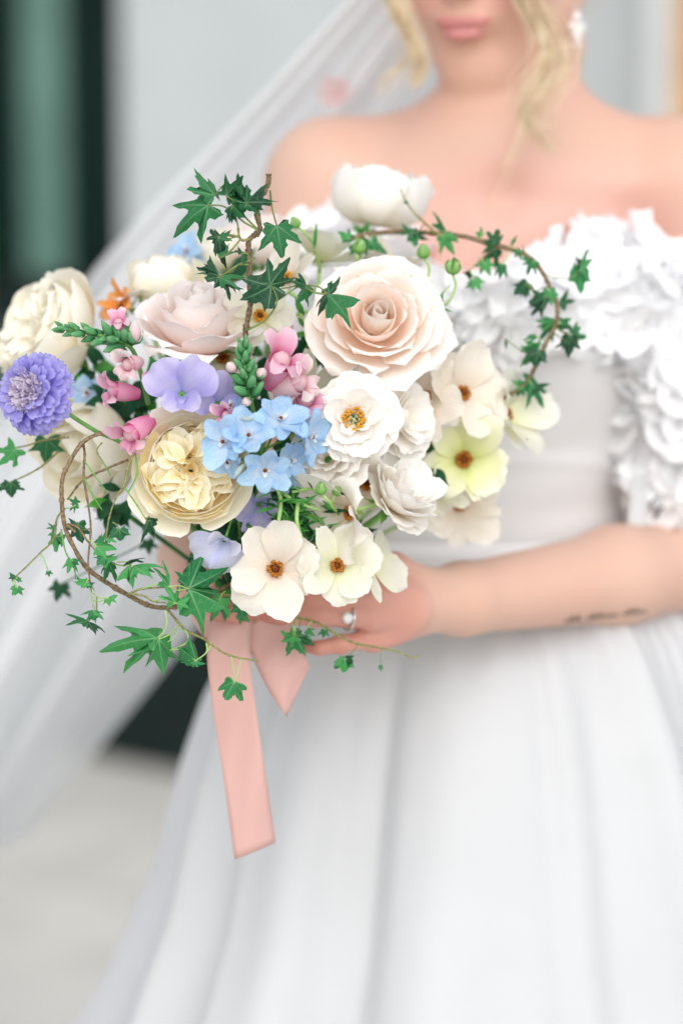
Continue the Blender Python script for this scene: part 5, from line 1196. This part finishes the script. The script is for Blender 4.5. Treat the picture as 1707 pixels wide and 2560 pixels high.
# low trail across the hand
v4 = vine('thin ivy trail hanging low across the ringed hand', [path(C7, [(160, 520), (330, 540), (500, 600), (620, 655), (760, 690), (860, 740), (960, 800), (1050, 835), (1200, 860), (1320, 890), (1390, 920), (1440, 905)], 1.775, 1.785), path(C7, [(1195, 860), (1190, 920), (1195, 965)], 1.783), path(C7, [(1050, 835), (1030, 870), (975, 920)], 1.78)], [(.0012, .0006), (.0003, .0003), (.0004, .0003)], [BARKG, STEMG, STEMG])
for (b, tp, kd, wd, pet) in (((642, 775), (722, 905), 'w1', 1.2, [(630, 660)]), ((650, 785), (555, 840), 'w2', 1.1, None), ((660, 790), (772, 835), 'f1', 1.0, None), ((725, 745), (765, 770), 'w3', 1.3, [(760, 690)]), ((968, 930), (960, 1035), 'p1', 1.1, None), ((970, 935), (1040, 965), 'w4', 1.0, None), ((965, 935), (890, 985), 'w5', .9, None), ((1195, 965), (1195, 995), 'n1', 1.3, None), ((300, 640), (355, 680), 'w6', 1.2, [(330, 545)]), ((180, 560), (110, 670), 'w1', 1.0, [(200, 525)]), ((840, 745), (830, 790), 'w1', 1.3, None)):
    pet2 = [(*C7(*q), 1.777) for q in pet] if pet else None
    ivy_leaf(v4, C7(*b), C7(*tp), 1.775, .004, .2, .3, kd, IVYL if wd > 1.05 else IVY, pet2, .0004, wd)

# ------------------------------------------------------------------ green buds, ferny stems, filler leaves
def bud_sprig(label, bu, bv, d, r, dr, pathp, open_=0, mat=None):
    e = empty('ranunculus_bud', label, 'flower bud', 'green buds in the bouquet', loc=P(bu, bv, d)); l0 = e.location
    R_ = px(r, d) * .88; z = D(*dr)
    c = link('bud', None, None, e); c.matrix_local = frame_z(z)
    for k in range(5):
        pr = [(.0006, -R_ * .95), (R_ * 1.25, -R_ * .9), (R_ * (1.15 + open_ * .6), R_ * .5), (R_ * (.15 + open_), R_ * 1.15)]
        me = petal_mesh('sepal', pr, R_ * 1.45, R_ * 1.0, 7, 8, .4, .5, .5, .2, jit=.03, seed=int(bu) + k); put(c, 'sepal', me, BUDG, 2 * math.pi * k / 5)
    pts = [-z * R_ * .9] + [P(*q) - l0 for q in pathp]
    tube('stem', pts, (.0009, .0012), STEMP, e, 7, 16)
    return e
b1 = bud_sprig('closed green bud on a curved stem beside the top rose, leftmost', 738, 557, 1.80, 17, (-.35, .7, .5), [(760, 580, 1.80), (785, 615, 1.81), (800, 680, 1.83)])
bud_sprig('green bud in front of the top white rose base', 898, 617, 1.80, 21, (.3, .9, .3), [(893, 650, 1.80), (890, 700, 1.82)])
bud_sprig('green bud on a curling stem right of the blush rose top', 1058, 630, 1.79, 20, (-.1, 1, .3), [(1072, 670, 1.79), (1065, 705, 1.79), (1038, 720, 1.80), (1000, 740, 1.83)])
bud_sprig('nodding green bud with parted sepals at the arch, rightmost', 1132, 668, 1.79, 22, (.05, .8, .55), [(1138, 715, 1.79), (1120, 755, 1.79), (1080, 785, 1.80), (1040, 830, 1.83)], .35)
bud_sprig('closed green bud above the large cream ranunculus on an arched stem', 803, 1222, 1.722, 18, (-.05, 1, .4), [(815, 1245, 1.722), (828, 1262, 1.73), (850, 1290, 1.76)])
bud_sprig('slim green bud beside the peach ranunculus in profile', 842, 1228, 1.735, 14, (.6, .8, .2), [(832, 1255, 1.74), (830, 1290, 1.76)])
gr = 'green sprigs in the bouquet'
def sprig(label, d, tubes, mats, leaves=()):
    e = empty('foliage_sprig', label, 'foliage', gr, loc=P(*tubes[0][0][0][:2], d)); l0 = e.location
    for (pts, r), mt in zip(tubes, mats): tube('stem', [P(q[0], q[1], q[2] if len(q) > 2 else d) - l0 for q in pts], r, mt, e, 7, 16)
    for (b, tp, wd, mt, dd) in leaves:
        B, T_ = P(*b, d + dd), P(*tp, d + dd - .006); L_ = (T_ - B).length; y = (T_ - B).normalized(); n_ = (-FW + UP * .4 + RT * random.Random(int(b[0])).uniform(-.5, .5)); n_ = (n_ - y * n_.dot(y)).normalized(); x = y.cross(n_)
        me = petal_mesh('leaf', [(0, 0), (L_ * .33, .06 * L_), (L_ * .7, .08 * L_), (L_, -.06 * L_)], L_ * wd, L_ * .5, 6, 8, .15, .45, .05, .02, jit=.05, seed=int(b[0] + tp[1]))
        o = link('leaf', me, mt, e); o.matrix_local = Matrix(((y.x, -x.x, n_.x, B.x - l0.x), (y.y, -x.y, n_.y, B.y - l0.y), (y.z, -x.z, n_.z, B.z - l0.z), (0, 0, 0, 1)))
    return e
LG = petal_mat('fern_leaf', (.045, .25, .035), (.075, .35, .055), (.12, .42, .10), trans=.25, vein=.4)
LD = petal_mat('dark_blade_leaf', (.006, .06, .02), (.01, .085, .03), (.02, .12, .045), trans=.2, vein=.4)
fern = []
g = random.Random(3)
for k in range(90):
    a = g.uniform(-2.9, .35); r = g.uniform(25, 78); u0, v0 = 745 + g.uniform(-65, 75), 1270 + g.uniform(-55, 60)
    fern.append(((u0, v0), (u0 + r * math.cos(a), v0 - r * .55 * math.sin(a) * g.choice((-1, 1))), g.uniform(.10, .18), LG if g.random() < .75 else LD, g.uniform(-.004, .03)))
sprig('bright ferny leaves and pale arching stems under the blue delphinium', 1.745, [([(688, 1205), (702, 1250), (697, 1300, 1.735), (690, 1345, 1.735)], (.0016, .0014)), ([(745, 1255), (742, 1300, 1.738), (752, 1340, 1.735), (768, 1358, 1.74)], (.0016, .0014)), ([(757, 1280, 1.755), (800, 1300, 1.755), (818, 1345, 1.75), (822, 1362, 1.755)], (.0014, .0012)), ([(730, 1230), (775, 1222), (795, 1232)], (.0013, .0011)), ([(700, 1230, 1.75), (760, 1262, 1.745), (800, 1275, 1.745)], (.0013, .0011)), ([(712, 1290, 1.765), (716, 1330, 1.76), (725, 1380, 1.76)], (.0024, .002)), ([(600, 1290, 1.77), (632, 1330, 1.765), (632, 1360, 1.76)], (.0017, .0015)), ([(672, 1245, 1.76), (668, 1280, 1.76), (690, 1292, 1.765)], (.0008, .0007))],
      [STEMP, STEMP, STEMG, STEMP, STEMP, STEMG, STEMD, STEMD], fern)
sprig('small upright blade leaf beside the leftmost green bud', 1.80, [([(786, 620), (790, 590), (790, 560)], (.0012, .0006))], [STEMG], [((785, 620), (793, 552), .14, LG, 0)])
sprig('bright green leaves right of the blush rose under the nodding bud', 1.80, [([(1085, 780), (1078, 740), (1075, 705)], (.001, .0006)), ([(1088, 770), (1105, 735), (1125, 712)], (.001, .0005))], [STEMP, STEMP], [((1078, 795), (1068, 718), .7, LG, .01), ((1085, 780), (1108, 728), .4, LG, 0), ((1090, 770), (1135, 780), .15, LG, 0), ((1075, 790), (1100, 750), .3, LG, 0), ((1082, 800), (1062, 728), .55, LD, .015), ((1060, 715), (1025, 660), .10, LG, 0), ((1050, 712), (1040, 672), .10, LG, 0)])
sprig('green twisted leaves left of the blush rose', 1.79, [([(700, 720), (742, 745), (755, 800)], (.0016, .0014)), ([(720, 810), (745, 785), (785, 778)], (.0016, .0012))], [STEMP, STEMP], [((775, 830), (715, 850), .25, LG, 0), ((760, 790), (735, 740), .3, LG, 0), ((780, 735), (750, 738), .35, LD, 0), ((765, 820), (742, 790), .3, LG, 0)])
def filler(label, u, v, d, n, rad, seed, sz=(60, 110)):
    g = random.Random(seed); L_ = []
    for k in range(n):
        a = g.uniform(0, 6.28); r = g.uniform(0, rad); s_ = g.uniform(*sz); b = g.uniform(0, 6.28)
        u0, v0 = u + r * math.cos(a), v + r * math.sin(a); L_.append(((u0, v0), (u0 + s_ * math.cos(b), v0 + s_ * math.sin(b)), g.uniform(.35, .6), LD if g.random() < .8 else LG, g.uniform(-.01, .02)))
    sprig(label, d, [([(u, v), ((u + 622) / 2, (v + 1508) / 2, 1.84), (622, 1508, 1.845)], (.002, .0016))], [STEMD], L_)
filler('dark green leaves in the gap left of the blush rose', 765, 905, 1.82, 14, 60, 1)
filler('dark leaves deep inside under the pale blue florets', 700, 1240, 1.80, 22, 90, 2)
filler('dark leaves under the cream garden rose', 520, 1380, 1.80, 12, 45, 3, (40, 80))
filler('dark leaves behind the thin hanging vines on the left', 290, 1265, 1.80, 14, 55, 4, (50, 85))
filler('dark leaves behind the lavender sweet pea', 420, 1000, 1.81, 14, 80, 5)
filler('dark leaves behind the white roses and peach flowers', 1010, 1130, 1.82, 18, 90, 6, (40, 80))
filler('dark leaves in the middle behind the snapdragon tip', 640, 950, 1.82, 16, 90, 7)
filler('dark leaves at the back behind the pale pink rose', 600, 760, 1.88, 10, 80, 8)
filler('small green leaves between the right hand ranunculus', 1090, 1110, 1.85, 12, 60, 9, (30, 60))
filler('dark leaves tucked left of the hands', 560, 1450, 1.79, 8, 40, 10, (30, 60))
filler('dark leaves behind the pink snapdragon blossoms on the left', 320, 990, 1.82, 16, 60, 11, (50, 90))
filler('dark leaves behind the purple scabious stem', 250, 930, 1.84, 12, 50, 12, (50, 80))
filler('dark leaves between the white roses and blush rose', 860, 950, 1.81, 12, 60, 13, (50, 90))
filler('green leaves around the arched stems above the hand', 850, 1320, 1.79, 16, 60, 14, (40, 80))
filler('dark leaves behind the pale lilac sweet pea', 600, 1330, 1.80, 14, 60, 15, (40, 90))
# calyx leaves under the top white rose
sprig('green calyx leaves under the top white rose', 1.885, [([(905, 600), (890, 680), (860, 800)], (.0022, .002))], [STEMG], [((905, 590), (880, 560), .5, LG, 0), ((905, 590), (925, 555), .5, LG, 0), ((905, 600), (945, 590), .4, LD, 0)])

# ------------------------------------------------------------------ ribbon
rb = empty('ribbon', 'pink satin ribbon tied round the stems with two hanging tails', 'ribbon', loc=BIND - UP * .02); l0 = Vector(rb.location)
def tail(name, cl, wid, n=30, twist=0.0, cut=0.0, seed=0):
    pts = spline(cl, n); V = []; m_ = 8
    for i, p in enumerate(pts):
        f = i / n; w_ = wid * (1 if not hasattr(wid, '__len__') else 1)
        sl = Matrix.Rotation(twist * f, 3, UP) @ RT
        t_ = (pts[min(n, i + 1)] - pts[max(0, i - 1)]).normalized(); sl = (sl - t_ * sl.dot(t_)).normalized()
        for j in range(m_ + 1):
            x = j / m_ - .5
            V.append(p + sl * (x * w_) + t_ * (cut * x * w_ * max(0, f - .55) / .45) - FW * (.0034 * math.sin(7 * f + 4 * x + seed) + .0010 * math.sin(17 * f + 3 * x)) - l0)
    o = link(name, mesh_from(name, V, grid_faces(n + 1, m_ + 1)), RIBBONM, rb)
    s_ = o.modifiers.new('thickness', 'SOLIDIFY'); s_.thickness = .0004
    return o
tail('tail', [P(578, 1545, 1.795), P(572, 1640, 1.79), P(585, 1760, 1.79), P(610, 1930, 1.79), P(638, 2128, 1.792)], px(107, 1.79), 36, .15, -.23, 1)
tail('tail', [P(652, 1545, 1.80), P(682, 1610, 1.80), P(716, 1680, 1.80), P(746, 1728, 1.80)], px(122, 1.80), 24, -.1, -.62, 4)
V = []; n = 32
for i in range(9):
    for k in range(n): a = 2 * math.pi * k / n; V.append(BIND - UP * (.004 + .022 * i / 8) + RT * (math.cos(a) * (.0165 + .001 * math.sin(i * 2.2))) + FW * (math.sin(a) * (.0165 + .001 * math.sin(i * 2.2))) - l0)
link('wrap', mesh_from('wrap', V, grid_faces(9, n, 0, True)), RIBBONM, rb)
